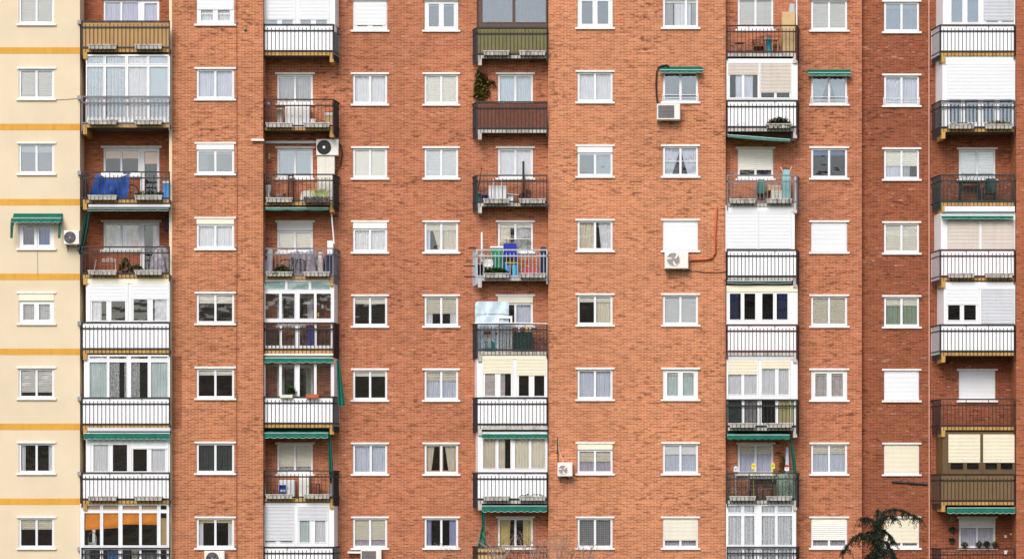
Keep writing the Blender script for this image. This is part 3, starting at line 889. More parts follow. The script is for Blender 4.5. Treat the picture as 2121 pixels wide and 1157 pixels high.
b = balcony('M', 8, iron='iron_brown'); bal_window('M', 8, box=16, boxc='bl_grey', cu=FULL('cu_mauve'), fc='white')

# ------------------------------------------------------------------ walls
def wall(bld, name, key, x0, x1, d, m, y0=-190, y1=None, th=.35, label=None):
    y1 = PY(0, d) if y1 is None else y1
    o = MB().plate((x0, y0, x1, y1), HOLES.get(key, []), d-th, d).build(name, m, bld)
    if label: o['label'] = label
    return o
def ret(bld, px, d, d2, m, side, y0=-190):      # return wall running back from a projecting bay
    mb = MB(); x = X(px, d)
    w = -.3 if side == 'R' else .3
    mb.box(x, x+w, -(d-.35), -(d2-.4), 0, Z(y0, d))
    return mb.build('return_wall', m, bld)

wall(cream_b, 'wall', 'cream', -260, 165.5, 1.2, 'cream_render')
ret(cream_b, 165.5, 1.2, .2, 'cream_render', 'R')
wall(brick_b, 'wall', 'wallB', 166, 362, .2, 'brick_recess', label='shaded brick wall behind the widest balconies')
wall(brick_b, 'wall', 'bayC', 354, 545, 1.15, 'brick_corner_bay', label='narrow projecting brick bay with one column of windows')
ret(brick_b, 545, 1.15, 0, 'brick_corner_bay', 'R'); ret(brick_b, 354, 1.15, -.2, 'brick_corner_bay', 'L')
wall(brick_b, 'wall', 'main', 541, 1142, 0, 'brick_main')
wall(brick_b, 'wall', 'bayH', 1136, 1503, .5, 'brick_bay', label='bright orange projecting brick bay with two columns of windows')
ret(brick_b, 1136, .5, 0, 'brick_bay', 'L'); ret(brick_b, 1503, .5, 0, 'brick_bay', 'R')
wall(brick_b, 'wall', 'mainK', 1496, 1785, 0, 'brick_main')
wall(brick_b, 'wall', 'wallL', 1784.6, 2112, -.3, 'brick_dark', label='darker red brick wall set a little further back')
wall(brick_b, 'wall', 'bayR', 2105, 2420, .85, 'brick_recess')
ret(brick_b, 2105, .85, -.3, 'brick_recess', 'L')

# cream painted corner strip of the narrow bay, ochre floor bands
MB().pb(350.5, -190, 356.5, 1500, .8, 1.18, 1.15).build('corner_strip', 'cream_trim', brick_b)
for k in range(0, 8):
    yy = [-53, 105, 263, 418.5, 573, 728, 883, 1038][k]
    MB().pb(-260, yy-6.6, 165.8, yy+6.6, 1.0, 1.206, 1.2).build('floor_band', 'ochre', cream_b)
MB().pb(-260, 1186, 165.8, 1199, 1.0, 1.206, 1.2).build('floor_band', 'ochre', cream_b)

# rooms behind, their darkness put into a near-black colour: back wall, storey floors, roof
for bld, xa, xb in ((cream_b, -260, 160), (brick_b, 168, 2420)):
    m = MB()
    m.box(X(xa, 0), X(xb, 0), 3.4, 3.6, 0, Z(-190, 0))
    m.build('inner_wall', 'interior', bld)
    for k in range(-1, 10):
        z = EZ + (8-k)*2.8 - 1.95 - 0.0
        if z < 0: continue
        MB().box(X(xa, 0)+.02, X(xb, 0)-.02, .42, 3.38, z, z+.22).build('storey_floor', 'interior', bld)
    MB().box(X(xa, 0)-.01, X(xb, 0)+.01, -.1, 3.62, Z(-190, 0)+.01, Z(-190, 0)+.3).build('roof', 'soffit', bld)  # unseen lid added to keep sky light out of the rooms

# wiring and pipes on the walls
m = MB(); m.ptube([(490, -190), (491, 400), (490, 800), (491, 1400)], 1.165, .012, 5); m.build('wall_cable', 'cable_rust', brick_b)
m = MB(); m.ptube([(1924, -190), (1924.5, 500), (1925, 1400)], -.26, .028, 8); m.build('downpipe', 'pipe_pink', brick_b)
for k in range(1, 9):
    MB().pb(486, ly(k, 1.15)+59, 491, ly(k, 1.15)+64, 1.14, 1.22, 1.15).build('cable_box', 'steel', brick_b)
m = MB(); m.ptube([(116, 207), (140, 206), (167, 203)], 1.215, .008, 4); m.build('wall_cable', 'cable_rust', cream_b)
m = MB(); m.ptube([(77, 455, 1.22), (77.5, 540, 1.22), (78, 571, 1.22)], 1.22, .006, 4); m.build('wall_cable', 'grey_mid', cream_b)

# ------------------------------------------------------------------ planter troughs
def plant_leaves(mb, x0, x1, y0, y1, d, n, size=.05, seed=0, spread=.1, droop=0):
    """leaf blades filling a loose mound between pixel bounds"""
    q = random.Random(seed)
    for _ in range(n*3):
        u = q.random(); w = math.sin(math.pi*min(.97, max(.03, u)))**.4
        px = x0+(x1-x0)*u; py = y1-(y1-y0)*w*q.random()**.8
        x, y, z = X(px, d), -(d+q.uniform(-spread, spread)), Z(py, d)
        a = q.uniform(0, 6.28); el = q.uniform(-.3-droop, 1.1-droop)
        l = size*q.uniform(.7, 1.7); wd = l*q.uniform(.3, .5)
        dx, dy, dz = math.cos(a)*math.cos(el)*l, math.sin(a)*math.cos(el)*l, math.sin(el)*l
        sx, sy = -math.sin(a)*wd, math.cos(a)*wd
        mb.add([(x, y, z), (x+dx*.5+sx, y+dy*.5+sy, z+dz*.5), (x+dx, y+dy, z+dz*.9), (x+dx*.5-sx, y+dy*.5-sy, z+dz*.5)], [(0, 1, 2, 3)])
    return mb

ENDS = dict(B=('cream-wall', 'brick-bay'), D=('brick-bay', 'open'), G=('open', 'brick-bay'), J=('brick-bay', 'open'), M=('open', 'brick-corner'))
def trough(c, r, i, where, plant=None):
    q = BAL[c]; d = q['df']+.13; a, e = q['tr'][i]
    zf = Z(q['rail'][r-1]+59, d); fy = PY(zf, d)
    t = thing('planter_trough', f'grey planter trough, {ENDS[c][i]} end of {where}', 'planter', (X((a+e)/2, d), -d, zf), 'planter troughs along the balcony railings')
    m = MB(); x0, x1 = X(a, d), X(e, d); h = .17
    def ringv(o, z, dy): return [(x0+o, -d-dy, z), (x1-o, -d-dy, z), (x1-o, -d+dy, z), (x0+o, -d+dy, z)]
    vs = ringv(.03, zf, .07)+ringv(0, zf+h*.8, .095)+ringv(-.012, zf+h*.8, .11)+ringv(-.012, zf+h, .11)+ringv(.012, zf+h, .085)+ringv(.015, zf+h*.75, .08)
    fs = [(3, 2, 1, 0)]
    for k in range(5):
        for j in range(4): fs.append((k*4+j, k*4+(j+1)%4, k*4+4+(j+1)%4, k*4+4+j))
    m.add(vs, fs)
    m.build('trough_body', 'trough', t)
    MB().add(ringv(.014, zf+h*.76, .081), [(0, 1, 2, 3)]).build('soil', 'soil', t)
    for k in range(int((e-a)/8.6)):      # iron straps of the holder in front of and under the trough
        px = X(a+5+8.6*k, d)
        MB().tube([(px, -q['df']+.0, zf-.012), (px, -d-.125, zf-.012), (px, -d-.125, zf+h*.75)], .011, 4).build('holder_strap', 'iron_dark', t)
    return t

def planting(c, r, i, label, h=12, n=220, m='leaf', seed=1, size=.055, over=0, name='potted_plant', cat='plant', xa=0, xb=0, extra=None):
    q = BAL[c]; d = q['df']+.13; a, e = q['tr'][i]
    zf = Z(q['rail'][r-1]+59, d); fy = PY(zf, d)
    t = thing(name, label, cat, (X((a+e)/2, d), -d, zf+.13))
    plant_leaves(MB(), a+2+xa, e-2-xb, fy-8-h, fy-6+over, d, n, size, seed, .08, .5 if over else 0).build('foliage', m, t, kind='stuff')
    s = MB(); rr = random.Random(seed)
    for k in range(9):
        px = rr.uniform(a+4+xa, e-4-xb); s.ptube([(px, fy-6), (px+rr.uniform(-2, 2), fy-7-h*.7)], d+rr.uniform(-.05, .05), .006, 4)
    s.build('stem', 'twig', t)
    if extra: plant_leaves(MB(), a+3+xa, e-3-xb, fy-9-h, fy-10, d+.03, 40, .05, seed+9, .08).build('blossom', extra, t, kind='stuff')
    return t

WH = {('B', 1): 'the balcony with the ochre parapet sheet', ('B', 2): 'the fully glazed balcony with pale lace curtains', ('B', 3): 'the balcony with the blue tarpaulin',
      ('B', 4): 'the balcony with the leaning dust sheet', ('B', 7): 'the white-panelled balcony above the orange blinds',
      ('D', 2): 'the balcony with the white cabinet and stacked boxes', ('D', 3): 'the balcony with the tall cream locker', ('D', 4): 'the balcony with covered bicycles',
      ('D', 7): 'the balcony with the small blue chair', ('G', 1): 'the balcony with the olive parapet sheet', ('G', 3): 'the balcony with the white folded table',
      ('G', 4): 'the balcony full of toys', ('G', 7): 'the white-panelled balcony with beige curtains', ('J', 2): 'the balcony with pink flowers', ('J', 3): 'the balcony with the ironing board',
      ('J', 6): 'the glazed balcony with cream roller blinds', ('J', 7): 'the balcony with the birdhouses', ('M', 2): 'the balcony under one very wide white shutter',
      ('M', 4): 'the balcony with red railing and pinkish shutters'}
for (c, r), wh in WH.items():
    for i in (0, 1):
        if (c, r, i) == ('J', 2, 0) or (c, r, i) == ('D', 3, 1): continue
        trough(c, r, i, wh)
trough('D', 3, 1, 'the balcony with the tall cream locker')
planting('B', 3, 0, 'low scrappy grass in the trough below the blue tarpaulin', 4, 70, 'leaf', 3, .04)
planting('B', 3, 1, 'bushy green herbs in the trough beside the bicycle', 10, 170, 'leaf', 4)
planting('D', 4, 0, 'dense green bush in the trough below the covered bicycles', 15, 330, 'leaf', 5, .06, over=3, xa=12)
planting('D', 4, 1, 'thin yellowing sprouts in the trough beside the navy cupboard', 3, 50, 'leaf_pale', 6, .04)
planting('G', 4, 0, 'thick green plants in the trough in front of the toys', 12, 380, 'leaf', 7, .055)
planting('G', 7, 1, 'sparse green weeds in the trough on the balcony with beige curtains', 6, 70, 'leaf', 8, .04)
planting('J', 3, 0, 'dry brown grass in the trough on the ironing board balcony', 4, 80, 'leaf_dry', 9, .04)
planting('J', 2, 1, 'leafy geranium with pink flowers on the white panelled balcony', 15, 460, 'leaf', 10, .06, over=4, extra='flower')
planting('M', 2, 0, 'low dry succulent in the trough below the very wide shutter', 5, 110, 'leaf_dry', 12, .04)
planting('M', 2, 1, 'fuller olive succulent in the trough below the very wide shutter', 8, 190, 'leaf_dry', 13, .05)
# spider plant spilling from the locker balcony
q = BAL['D']; d = q['df']+.13; zf = floor_z('D', 3); fy = PY(zf, d)
t = thing('spider_plant', 'pale spiky spider plant spilling over the railing beside the cream locker', 'plant', (X(660, d), -d, zf+.13))
m = MB(); rr = random.Random(5)
for k in range(110):
    cx = rr.choice((653, 664, 676))+rr.uniform(-4, 4); a = rr.uniform(-1, 1); l = rr.uniform(8, 17)
    p = [(cx+a*l*u, fy-9-l*1.1*math.sin(u*2.2), d+rr.uniform(-.02, .03)) for u in (0, .33, .66, 1)]
    m.ptube(p, d, .009, 3, .003)
m.build('foliage', 'leaf_pale', t, kind='stuff')
m = MB()
for k in range(150):
    cx = rr.uniform(629, 690); l = rr.uniform(4, 13)
    m.ptube([(cx, fy-10, d+.14), (cx+rr.uniform(-3, 3), fy-10+l*.6, d+.2), (cx+rr.uniform(-5, 5), fy-6+l, d+.2)], d, .006, 3, .003)
m.build('dry_runners', 'twig', t, kind='stuff')

# ------------------------------------------------------------------ awnings
def awning(label, x0, x1, yt, yb, d0, d1, val=6, m='awning_green', arms=True, hem=True, scallop=None, tilt=0., drape=None, casing=True):
    """cloth from casing on the wall side (yt at d0) out to a front bar (yb at d1), scalloped valance below"""
    t = thing('awning', label, 'awning', (X((x0+x1)/2, d0), -d0, Z(yb+val, d1)))
    def front(u): return (X(x0+(x1-x0)*u, d1), -d1, Z(yb+tilt*u, d1))
    def back(u): return (X(x0+(x1-x0)*u, d1), -d0, Z(yt+tilt*.3*u, d1))
    def cl(u, v):
        a, b = back(u), front(u)
        s = .02*math.sin(math.pi*v)*math.sin(17*u)
        return tuple(a[k]+(b[k]-a[k])*v for k in range(2))+(a[2]+(b[2]-a[2])*v-.03*math.sin(math.pi*v)+s,)
    MB().sheet(cl, 30, 6).build('canopy', m, t)
    n = scallop or max(3, int((x1-x0)/11))
    def vl(u, v):
        f = front(u)
        sc_ = abs(math.sin(math.pi*n*u))
        return (f[0], f[1]-.015-.012*v*math.sin(3*u*n), f[2]-v*(val*.8+val*.2*sc_)/S)
    nu = n*8
    MB().sheet(vl, nu, 3).build('valance', m, t)
    if hem:
        e = MB(); e.tube([(lambda p: (p[0], p[1]-.008, p[2]))(vl(i/nu, 1)) for i in range(nu+1)], .006, 4); e.build('hem', 'hem', t)
    e = MB(); e.tube([front(0), front(1)], .014, 6); e.build('front_bar', 'white_alu', t)
    if casing:
        e = MB(); a, b = back(0), back(1); e.tube([(a[0], a[1]+.02, a[2]+.02), (b[0], b[1]+.02, b[2]+.02)], .045, 8); e.build('roller', m, t)
    if arms:
        for u in (.01, .99):
            a, b = back(u), front(u)
            e = MB(); e.tube([(a[0], a[1], a[2]-.25), (b[0], b[1], b[2])], .012, 5); e.build('arm', 'white_alu', t)
    if drape:
        drape_sheet(drape[0], drape[1], m).build('side_drape', m, t)
    return t

def drape_sheet(rows, d, m, n=18, amp=.05):
    """gathered hanging cloth; rows = (y, x_left, x_right) in pixels from top to bottom"""
    k = len(rows)-1
    def fn(u, v):
        f = v*k; i = min(k-1, int(f)); w = f-i
        y, a, b = (rows[i][j]+(rows[i+1][j]-rows[i][j])*w for j in range(3))
        return (X(a+(b-a)*u, d), -(d+amp*math.sin(9*u+2*v)+.03*math.sin(23*u+5*v)), Z(y, d))
    return MB().sheet(fn, n, 4*k)

# cream wing window: bonnet awning with hanging patterned ends
t = awning('green bonnet awning over a blue-curtained window on the cream wall', 24, 126, 443, 452, 1.24, 1.62, 9)
for xa, yb in ((21, 493), (120, 493)):
    drape_sheet([(452, xa+2, xa+10), (470, xa+1, xa+7), (yb, xa, xa+5)], 1.55, 'awning_faded', 10, .03).build('side_drape', 'awning_faded', t)
awning('dark green awning rolled up under the blue tarpaulin balcony', 181, 349, 427, 432, 1.0, 1.66, 5, m='awning_dark', arms=False,
       drape=([(440, 176, 187), (470, 172, 184), (505, 168, 177), (520, 163, 172), (527, 164, 171)], 1.55))
awning('green awning with white bar below a glazed balcony beside the cream wall', 173, 352, 893, 897, 1.3, 1.72, 13, scallop=15)
awning('faded green awning rolled under the balcony with the cream locker', 549, 681, 428, 430, .5, .95, 6, m='awning_faded', arms=False, hem=False, scallop=3)
awning('green scalloped awning over a glazed balcony with a long side drape', 547, 689, 738, 741, .6, .99, 10, scallop=8,
       drape=([(745, 697, 703), (770, 698, 706), (800, 699, 710), (835, 700, 715), (840, 702, 714)], .86))
awning('green awning over the balcony with the small blue chair', 545, 680, 888, 896, .5, .98, 11, scallop=9,
       drape=([(897, 679, 684), (930, 680, 687), (960, 681, 690), (990, 682, 688), (1000, 684, 688)], .8))
awning('green scalloped awning below white struts over beige-curtained glazing', 998, 1134, 893, 898, .3, .7, 10, scallop=14)
awning('green scalloped awning over yellow curtains with a gathered side drape', 998, 1133, 1040, 1047, .3, .74, 13, scallop=10,
       drape=([(1058, 997, 1004), (1090, 998, 1005), (1105, 994, 1006), (1135, 988, 1008)], .5))
awning('small green awning with scalloped edge above the window with an air conditioner below', 1367, 1456, 139, 145, .52, .78, 6, scallop=8)
awning('small green awning above a window with tied white curtains', 1674, 1763, 145, 151, .02, .28, 6, scallop=8)
awning('faded green awning sagging below the balcony with pink flowers', 1507, 1637, 278, 279, .3, .92, 6, m='awning_faded', arms=False, hem=False, tilt=10, scallop=1)
awning('thin rolled green awning below the all-white shuttered balcony', 1506, 1640, 580, 582, .5, .9, 5, m='awning_dark', arms=False, scallop=2)
awning('green awning over the balcony with the birdhouses', 1506, 1636, 890, 900, .35, .98, 10, scallop=9, hem=False,
       drape=([(905, 1635, 1639), (930, 1637, 1644), (955, 1640, 1648), (980, 1643, 1651)], .8))
awning('green awning with pale hem over pinkish shutters and a red railing', 1951, 2099, 441, 447, .5, .95, 7, scallop=9)
awning('green awning with white bar over the balcony with potted plants on the sill', 1962, 2103, 1048, 1051, .4, .92, 12, scallop=11)

# ------------------------------------------------------------------ air conditioners
def ac(label, x0, y0, x1, y1, d, style='fan', fan=(.4, .5, .38), dep=.32, fanc='fan_black', bracket=True):
    t = thing('air_conditioner', label, 'air conditioner', (X((x0+x1)/2, d), -d, Z(y1, d)), 'air conditioners on the facade')
    f = d+dep+.06
    X0, X1, Z0, Z1 = X(x0, f), X(x1, f), Z(y1, f), Z(y0, f)
    m = MB(); b_ = .02
    vs = []
    for yy, o in ((-(d+.06), 0), (-f+b_, 0), (-f, b_)):
        vs += [(X0+o, yy, Z0+o), (X1-o, yy, Z0+o), (X1-o, yy, Z1-o), (X0+o, yy, Z1-o)]
    fs = [(0, 1, 2, 3), (11, 10, 9, 8)]
    for k in range(2):
        for j in range(4): fs.append((k*4+j, k*4+4+j, k*4+4+(j+1)%4, k*4+(j+1)%4))
    m.add(vs, fs); m.build('casing', 'unit_white', t)
    w, h = X1-X0, Z1-Z0
    if style == 'fan':
        cx, cz, r = X0+w*fan[0], Z0+h*fan[1], h*fan[2]
        MB().disc(cx, -f-.006, cz, 0, r, 28, .004).build('fan_well', fanc, t)
        m = MB(); m.ring((cx, -f-.012, cz), r, .012, 'y', 28, 5)
        if fanc != 'fan_grey':
            for k in (.35, .65, .85): m.ring((cx, -f-.014, cz), r*k, .003, 'y', 24, 3)
        m.build('grille', {'fan_grey': 'unit_white', 'fan_black': 'fan_black'}.get(fanc, 'unit_grey'), t)
        m = MB()
        for k in range(3):
            a = k*2.094+.4
            vs = []
            for q_, wd in ((.15, .25), (.55, .5), (.95, .35)):
                for sgn in (-1, 1):
                    aa = a+sgn*wd*.5+q_*.5
                    vs.append((cx+r*q_*math.cos(aa), -f-.009+.002*sgn, cz+r*q_*math.sin(aa)))
            m.add(vs, [(0, 1, 3, 2), (2, 3, 5, 4)])
        m.build('fan_blades', 'unit_white' if fanc == 'fan_grey' else ('fan_black' if fanc == 'fan_black' else 'grey_dark'), t)
        MB().disc(cx, -f-.016, cz, 0, r*.2, 16, .006).build('fan_hub', 'plastic_white' if fanc == 'fan_black' else 'fan_grey', t)
    else:       # louvred front
        m = MB(); n = 9
        for k in range(n):
            zz = Z0+h*(.12+.78*k/n)
            m.box(X0+w*.05, X0+w*.74, -f-.012, -f+.002, zz, zz+h*.78/n*.6)
        m.build('louvre', 'unit_grey', t)
        m = MB(); m.box(X0+w*.05, X0+w*.74, -f-.003, -f+.003, Z0+h*.1, Z0+h*.92); m.build('grille', 'fan_grey', t)
    if bracket:
        for u in (.15, .8):
            m = MB(); xx = X0+w*u
            m.box(xx-.02, xx+.02, -f+.03, -d, Z0-.05, Z0); m.box(xx-.02, xx+.02, -d-.03, -d, Z0-.22, Z0-.05)
            m.build('bracket', 'steel', t)
    return t

ac('small white air conditioner on the cream wall beside the bonnet awning', 132, 477, 164, 506, 1.2, fan=(.4, .5, .4), fanc='unit_grey')
ac('white air conditioner with a louvred grey front below a small green awning', 1361, 215, 1409, 248, .5, style='louvre')
ac('white air conditioner with a pale fan below a fully shuttered window', 1377, 522, 1426, 556, .5, fan=(.36, .56, .4), fanc='fan_grey')
ac('small white air conditioner beside a window with a cream shutter box', 1155, 957, 1186, 986, .5, fan=(.36, .48, .32), fanc='fan_grey')
ac('grey-fanned air conditioner below the window with an olive blind', 423, 1140, 465, 1172, 1.15, fan=(.4, .5, .4), fanc='unit_grey')
ac('air conditioner with a dark louvred front under the beige-blind window', 747, 1137, 790, 1170, 0, style='louvre')
zf = floor_z('D', 3)
ac('white air conditioner with a big black fan on top of the cream locker', 655, 288, 701, 322, .12, fan=(.35, .5, .42), bracket=False)
MB().pb(720, 1141, 748, 1145, 0, .25, .2).build('wall_shelf', 'white', None, 'white shelf board fixed to the brick beside a louvred air conditioner', 'shelf')
MB().pb(521, 288.5, 547, 292.5, 1.0, 1.3, 1.2).build('awning_rail', 'white', None, 'short white rail end sticking out at the brick corner above the cream locker', 'rail')
MB().pb(546, 292, 655, 297, .02, .12, .1).build('awning_casing', 'white_alu', None, 'long white casing on the brick above the bluish balcony window', 'casing')

def cable(label, pts, d, r, m, cat='cable', name='cable'):
    b_ = MB(); b_.ptube(pts, d, r, 6); return b_.build(name, m, None, label, cat)
cable('thick black hose looping up from the louvred air conditioner past a small awning', [(1363, 216), (1360, 200), (1359, 175), (1360, 150), (1363, 141), (1370, 137), (1380, 135.5), (1386, 138)], .56, .035, 'cable_black', 'hose', 'hose')
cable('orange insulated pipe running up the brick from the pale-fanned air conditioner', [(1427, 541), (1432, 538), (1462, 537), (1476, 535), (1482, 525), (1481, 490), (1483, 460), (1485, 430)], .55, .04, 'cable_orange', 'pipe', 'insulated_pipe')
cable('thin dark cable crossing the brick to the all-white shuttered balcony', [(1425, 558), (1432, 562), (1440, 561), (1460, 564), (1490, 564), (1503, 562), (1515, 567), (1530, 572)], .53, .012, 'cable_black')
cable('short black pipe above the small air conditioner by the cream shutter box', [(1155, 906), (1155, 930), (1156, 956)], .53, .018, 'cable_black', 'pipe', 'pipe')
cable('thin white wire curving up from the small air conditioner by the cream shutter box', [(1156, 908), (1158, 930), (1162, 945), (1168, 956)], .53, .008, 'off_white')
cable('black cable bending down from the big-fanned air conditioner', [(701, 296), (707, 303), (709, 318), (706, 338), (699, 352), (693, 358)], .1, .022, 'cable_black')
m = MB(); rr = random.Random(6)
for k in range(14):
    a = 1847+5*k; m.ptube([(a, 996+k*.38+rr.uniform(-1, 1)), (a+4, 996.5+k*.38+rr.uniform(-1.2, 1.2)), (a+9, 997+k*.38+rr.uniform(-1, 1))], -.26, rr.uniform(.03, .06), 7, rr.uniform(.02, .055))
m.build('dark_bundle', 'grey_dark', None, 'dark ragged bundle fixed to the red brick below a cream shuttered window', 'bundle')

# ------------------------------------------------------------------ things on the balconies
def box_at(x0, y0, x1, d, zf, dep, mb=None):
    mb = mb or MB(); mb.box(X(x0, d), X(x1, d), -d, -d+dep, zf, Z(y0, d)); return mb

def cabinet(name, label, cat, x0, y0, x1, d, zf, dep, m, doors=2, knob='steel', seam='grey_mid'):
    t = thing(name, label, cat, (X((x0+x1)/2, d), -d+dep/2, zf))
    box_at(x0, y0, x1, d, zf, dep).build('carcass', m, t)
    w = (x1-x0)/doors
    top = y0+1; bot = PY(zf, d)-2
    for k in range(doors):
        MB().pb(x0+w*k+.5, top, x0+w*(k+1)-.5, bot, d, d+.018, d).build('door', m, t)
        kx = x0+w*(k+1)-3 if k < doors/2 else x0+w*k+2
        MB().pb(kx, (top+bot)/2-3, kx+1, (top+bot)/2, d+.018, d+.035, d).build('handle', knob, t)
    return t

def chair(label, cx, y0, d, zf, w=.42, seat=.43, m='wood', slats=3, dep=.4, arms=False, face=1):
    x = X(cx, d); zt = Z(y0, d); y = -d
    t = thing('chair', label, 'chair', (x, y+dep/2, zf))
    for sx in (-1, 1):
        for k, yy in enumerate((y, y+dep)):
            top = zt if k == (1 if face > 0 else 0) else zf+seat
            e = MB(); e.tube([(x+sx*w*.52, yy, zf), (x+sx*w*.46, yy, zf+seat), (x+sx*w*.46, yy+(.04 if k else -.0), top)], .018, 6); e.build('leg', m, t)
        if arms:
            e = MB(); e.box(x+sx*w*.47-.025, x+sx*w*.47+.025, y-.02, y+dep, zf+seat+.2, zf+seat+.23); e.build('armrest', m, t)
    MB().box(x-w*.5, x+w*.5, y-.02, y+dep, zf+seat-.03, zf+seat).build('seat', m, t)
    yy = y+dep if face > 0 else y
    for k in range(slats):
        z = zf+seat+.12+(zt-zf-seat-.16)*k/max(1, slats-1)
        MB().box(x-w*.46, x+w*.46, yy, yy+.03, z-.035, z+.035).build('back_slat', m, t)
    return t

def plastic_chair(label, cx, y0, d, zf, m, w=.5):
    x = X(cx, d); zt = Z(y0, d); y = -d; seat = .42
    t = thing('chair', label, 'chair', (x, y+.2, zf))
    def back(u, v):
        a = (u-.5)*w*(.72+.2*math.sin(math.pi*v))
        return (x+a, y+.06-.06*(2*u-1)**2+.08*(v-.5), zf+seat+(zt-zf-seat)*(v if abs(u-.5) < .42 else v*.93))
    MB().sheet(back, 12, 8).build('backrest', m, t)
    MB().box(x-w*.42, x+w*.42, y+.05, y+.45, zf+seat-.03, zf+seat).build('seat', m, t)
    for sx in (-1, 1):
        for yy in (y+.05, y+.44):
            e = MB(); e.tube([(x+sx*w*.44, yy, zf), (x+sx*w*.38, yy, zf+seat)], .022, 5); e.build('leg', m, t)
        e = MB(); e.tube([(x+sx*w*.4, y+.03, zf+seat+.24), (x+sx*w*.46, y+.25, zf+seat+.22), (x+sx*w*.42, y+.44, zf+seat)], .022, 5); e.build('armrest', m, t)
    return t

def table(label, x0, x1, y0, d, zf, m, dep=.45, leg='steel', name='table', cat='table', r=.015):
    xa, xb, zt, y = X(x0, d), X(x1, d), Z(y0, d), -d
    t = thing(name, label, cat, ((xa+xb)/2, y+dep/2, zf))
    MB().box(xa, xb, y, y+dep, zt-.03, zt).build('table_top' if cat == 'table' else 'seat', m, t)
    for xx in (xa+.03, xb-.03):
        for yy in (y+.03, y+dep-.03):
            e = MB(); e.tube([(xx+(xx-(xa+xb)/2)*.18, yy, zf), (xx, yy, zt-.03)], r, 5); e.build('leg', leg, t)
    return t

def bicycle(label, x0, x1, d, zf, rad, m, seatm='grey_dark', tyre='grey_dark', toy=False, bar=1.9):
    t = thing('bicycle', label, 'bicycle', ((X(x0, d)+X(x1, d))/2, -d, zf))
    a, b_ = X(x0, d)+rad, X(x1, d)-rad
    for k, c in enumerate((a, b_)):
        w_ = MB(); w_.ring((c, -d, zf+rad), rad*.94, rad*.07, 'y', 24, 6); wh = w_.build('wheel', tyre, t)
        s = MB()
        for j in range(8):
            an = j*math.pi/4
            s.tube([(c, -d, zf+rad), (c+rad*.9*math.cos(an), -d, zf+rad+rad*.9*math.sin(an))], .006 if not toy else .012, 4)
        s.build('spokes', 'steel' if not toy else 'orange', wh)
    mx = (a+b_)/2; z = zf+rad
    st = (a+(b_-a)*.33, -d, z+rad*1.25); bb = (mx-.04*(b_-a), -d, z-rad*.1); hd = (a+(b_-a)*.83, -d, z+rad*1.2)
    f = MB()
    for p, q_ in ((st, bb), (bb, hd), (st, hd), ((a, -d, z), bb), ((a, -d, z), st), ((b_, -d, z), hd), (hd, (hd[0]-.03, -d, z+rad*bar))): f.tube([p, q_], .018, 6)
    f.build('bicycle_frame', m, t)
    h = MB(); h.tube([(hd[0]-.03, -d-.2, z+rad*bar), (hd[0], -d-.05, z+rad*bar), (hd[0], -d+.05, z+rad*bar), (hd[0]-.03, -d+.2, z+rad*bar)], .014, 5); h.build('handlebar', 'steel' if not toy else 'orange', t)
    s = MB(); s.box(st[0]-.1, st[0]+.08, -d-.05, -d+.05, st[2]+rad*.2, st[2]+rad*.2+.05); s.tube([st, (st[0], -d, st[2]+rad*.2)], .012, 5); s.build('saddle', seatm, t)
    return t

def pot(label, cx, d, z, r, h, m='terracotta', leaf=None, lh=8, n=90, seed=1, name='potted_plant', size=.05):
    x = X(cx, d)
    t = thing(name, label, 'plant' if leaf else 'pot', (x, -d, z))
    MB().lathe(x, -d, [(r*.7, z), (r*.95, z+h*.8), (r*1.05, z+h*.82), (r*1.05, z+h), (r*.85, z+h), (r*.8, z+h*.85)], 14).build('pot', m, t)
    if leaf:
        wpx = r*S*1.5
        plant_leaves(MB(), cx-wpx, cx+wpx, PY(z+h, d)-lh, PY(z+h, d)+1, d, n, size, seed, r).build('foliage', leaf, t, kind='stuff')
    return t

def pole(label, p0, p1, d, r, m, name='pole', cat='pole', d2=None):
    b_ = MB(); b_.ptube([(p0[0], p0[1], d), ((p0[0]+p1[0])/2+.2, (p0[1]+p1[1])/2, (d+(d2 or d))/2), (p1[0], p1[1], d2 or d)], d, r, 7)
    return b_.build(name, m, None, label, cat)

def lump(name, label, cat, x0, y0, x1, d, zf, dep, m, wob=.25, seed=1, top=.6, nu=24, nv=14):
    """draped or stuffed soft thing standing on the floor, thick all round"""
    q_ = random.Random(seed); ph = [q_.uniform(0, 6.3) for _ in range(6)]
    xa, xb, zt = X(x0, d), X(x1, d), Z(y0, d)
    cx, hw, cy, hd_ = (xa+xb)/2, (xb-xa)/2, -d+dep/2, dep/2
    mb = MB(); vs = []
    for j in range(nv+1):
        v = j/nv; z = zf+(zt-zf)*math.sin(v*math.pi/2)**1.1
        s = (1-(1-top)*v) if v < .85 else (1-(1-top)*v)*max(.002, math.cos(min(1, (v-.85)/.15)*math.pi/2))**.6
        for i in range(nu):
            a = 2*math.pi*i/nu
            k = s*(1+wob*.35*math.sin(5*a+ph[0]+2*v)+wob*.25*math.sin(9*a+ph[1]-5*v)+wob*.15*math.sin(14*a+ph[2]+9*v))
            ca, sa = math.cos(a), math.sin(a)
            vs.append((cx+hw*k*math.copysign(abs(ca)**.85, ca), cy+hd_*k*math.copysign(abs(sa)**.85, sa), z+.02*math.sin(7*a+ph[3])*v))
    fs = [(j*nu+i, j*nu+(i+1) % nu, (j+1)*nu+(i+1) % nu, (j+1)*nu+i) for j in range(nv) for i in range(nu)]
    fs += [tuple(range(nu))[::-1], tuple(nv*nu+i for i in range(nu))]
    mb.add(vs, fs, True)
    return mb.build(name, m, None, label, cat)

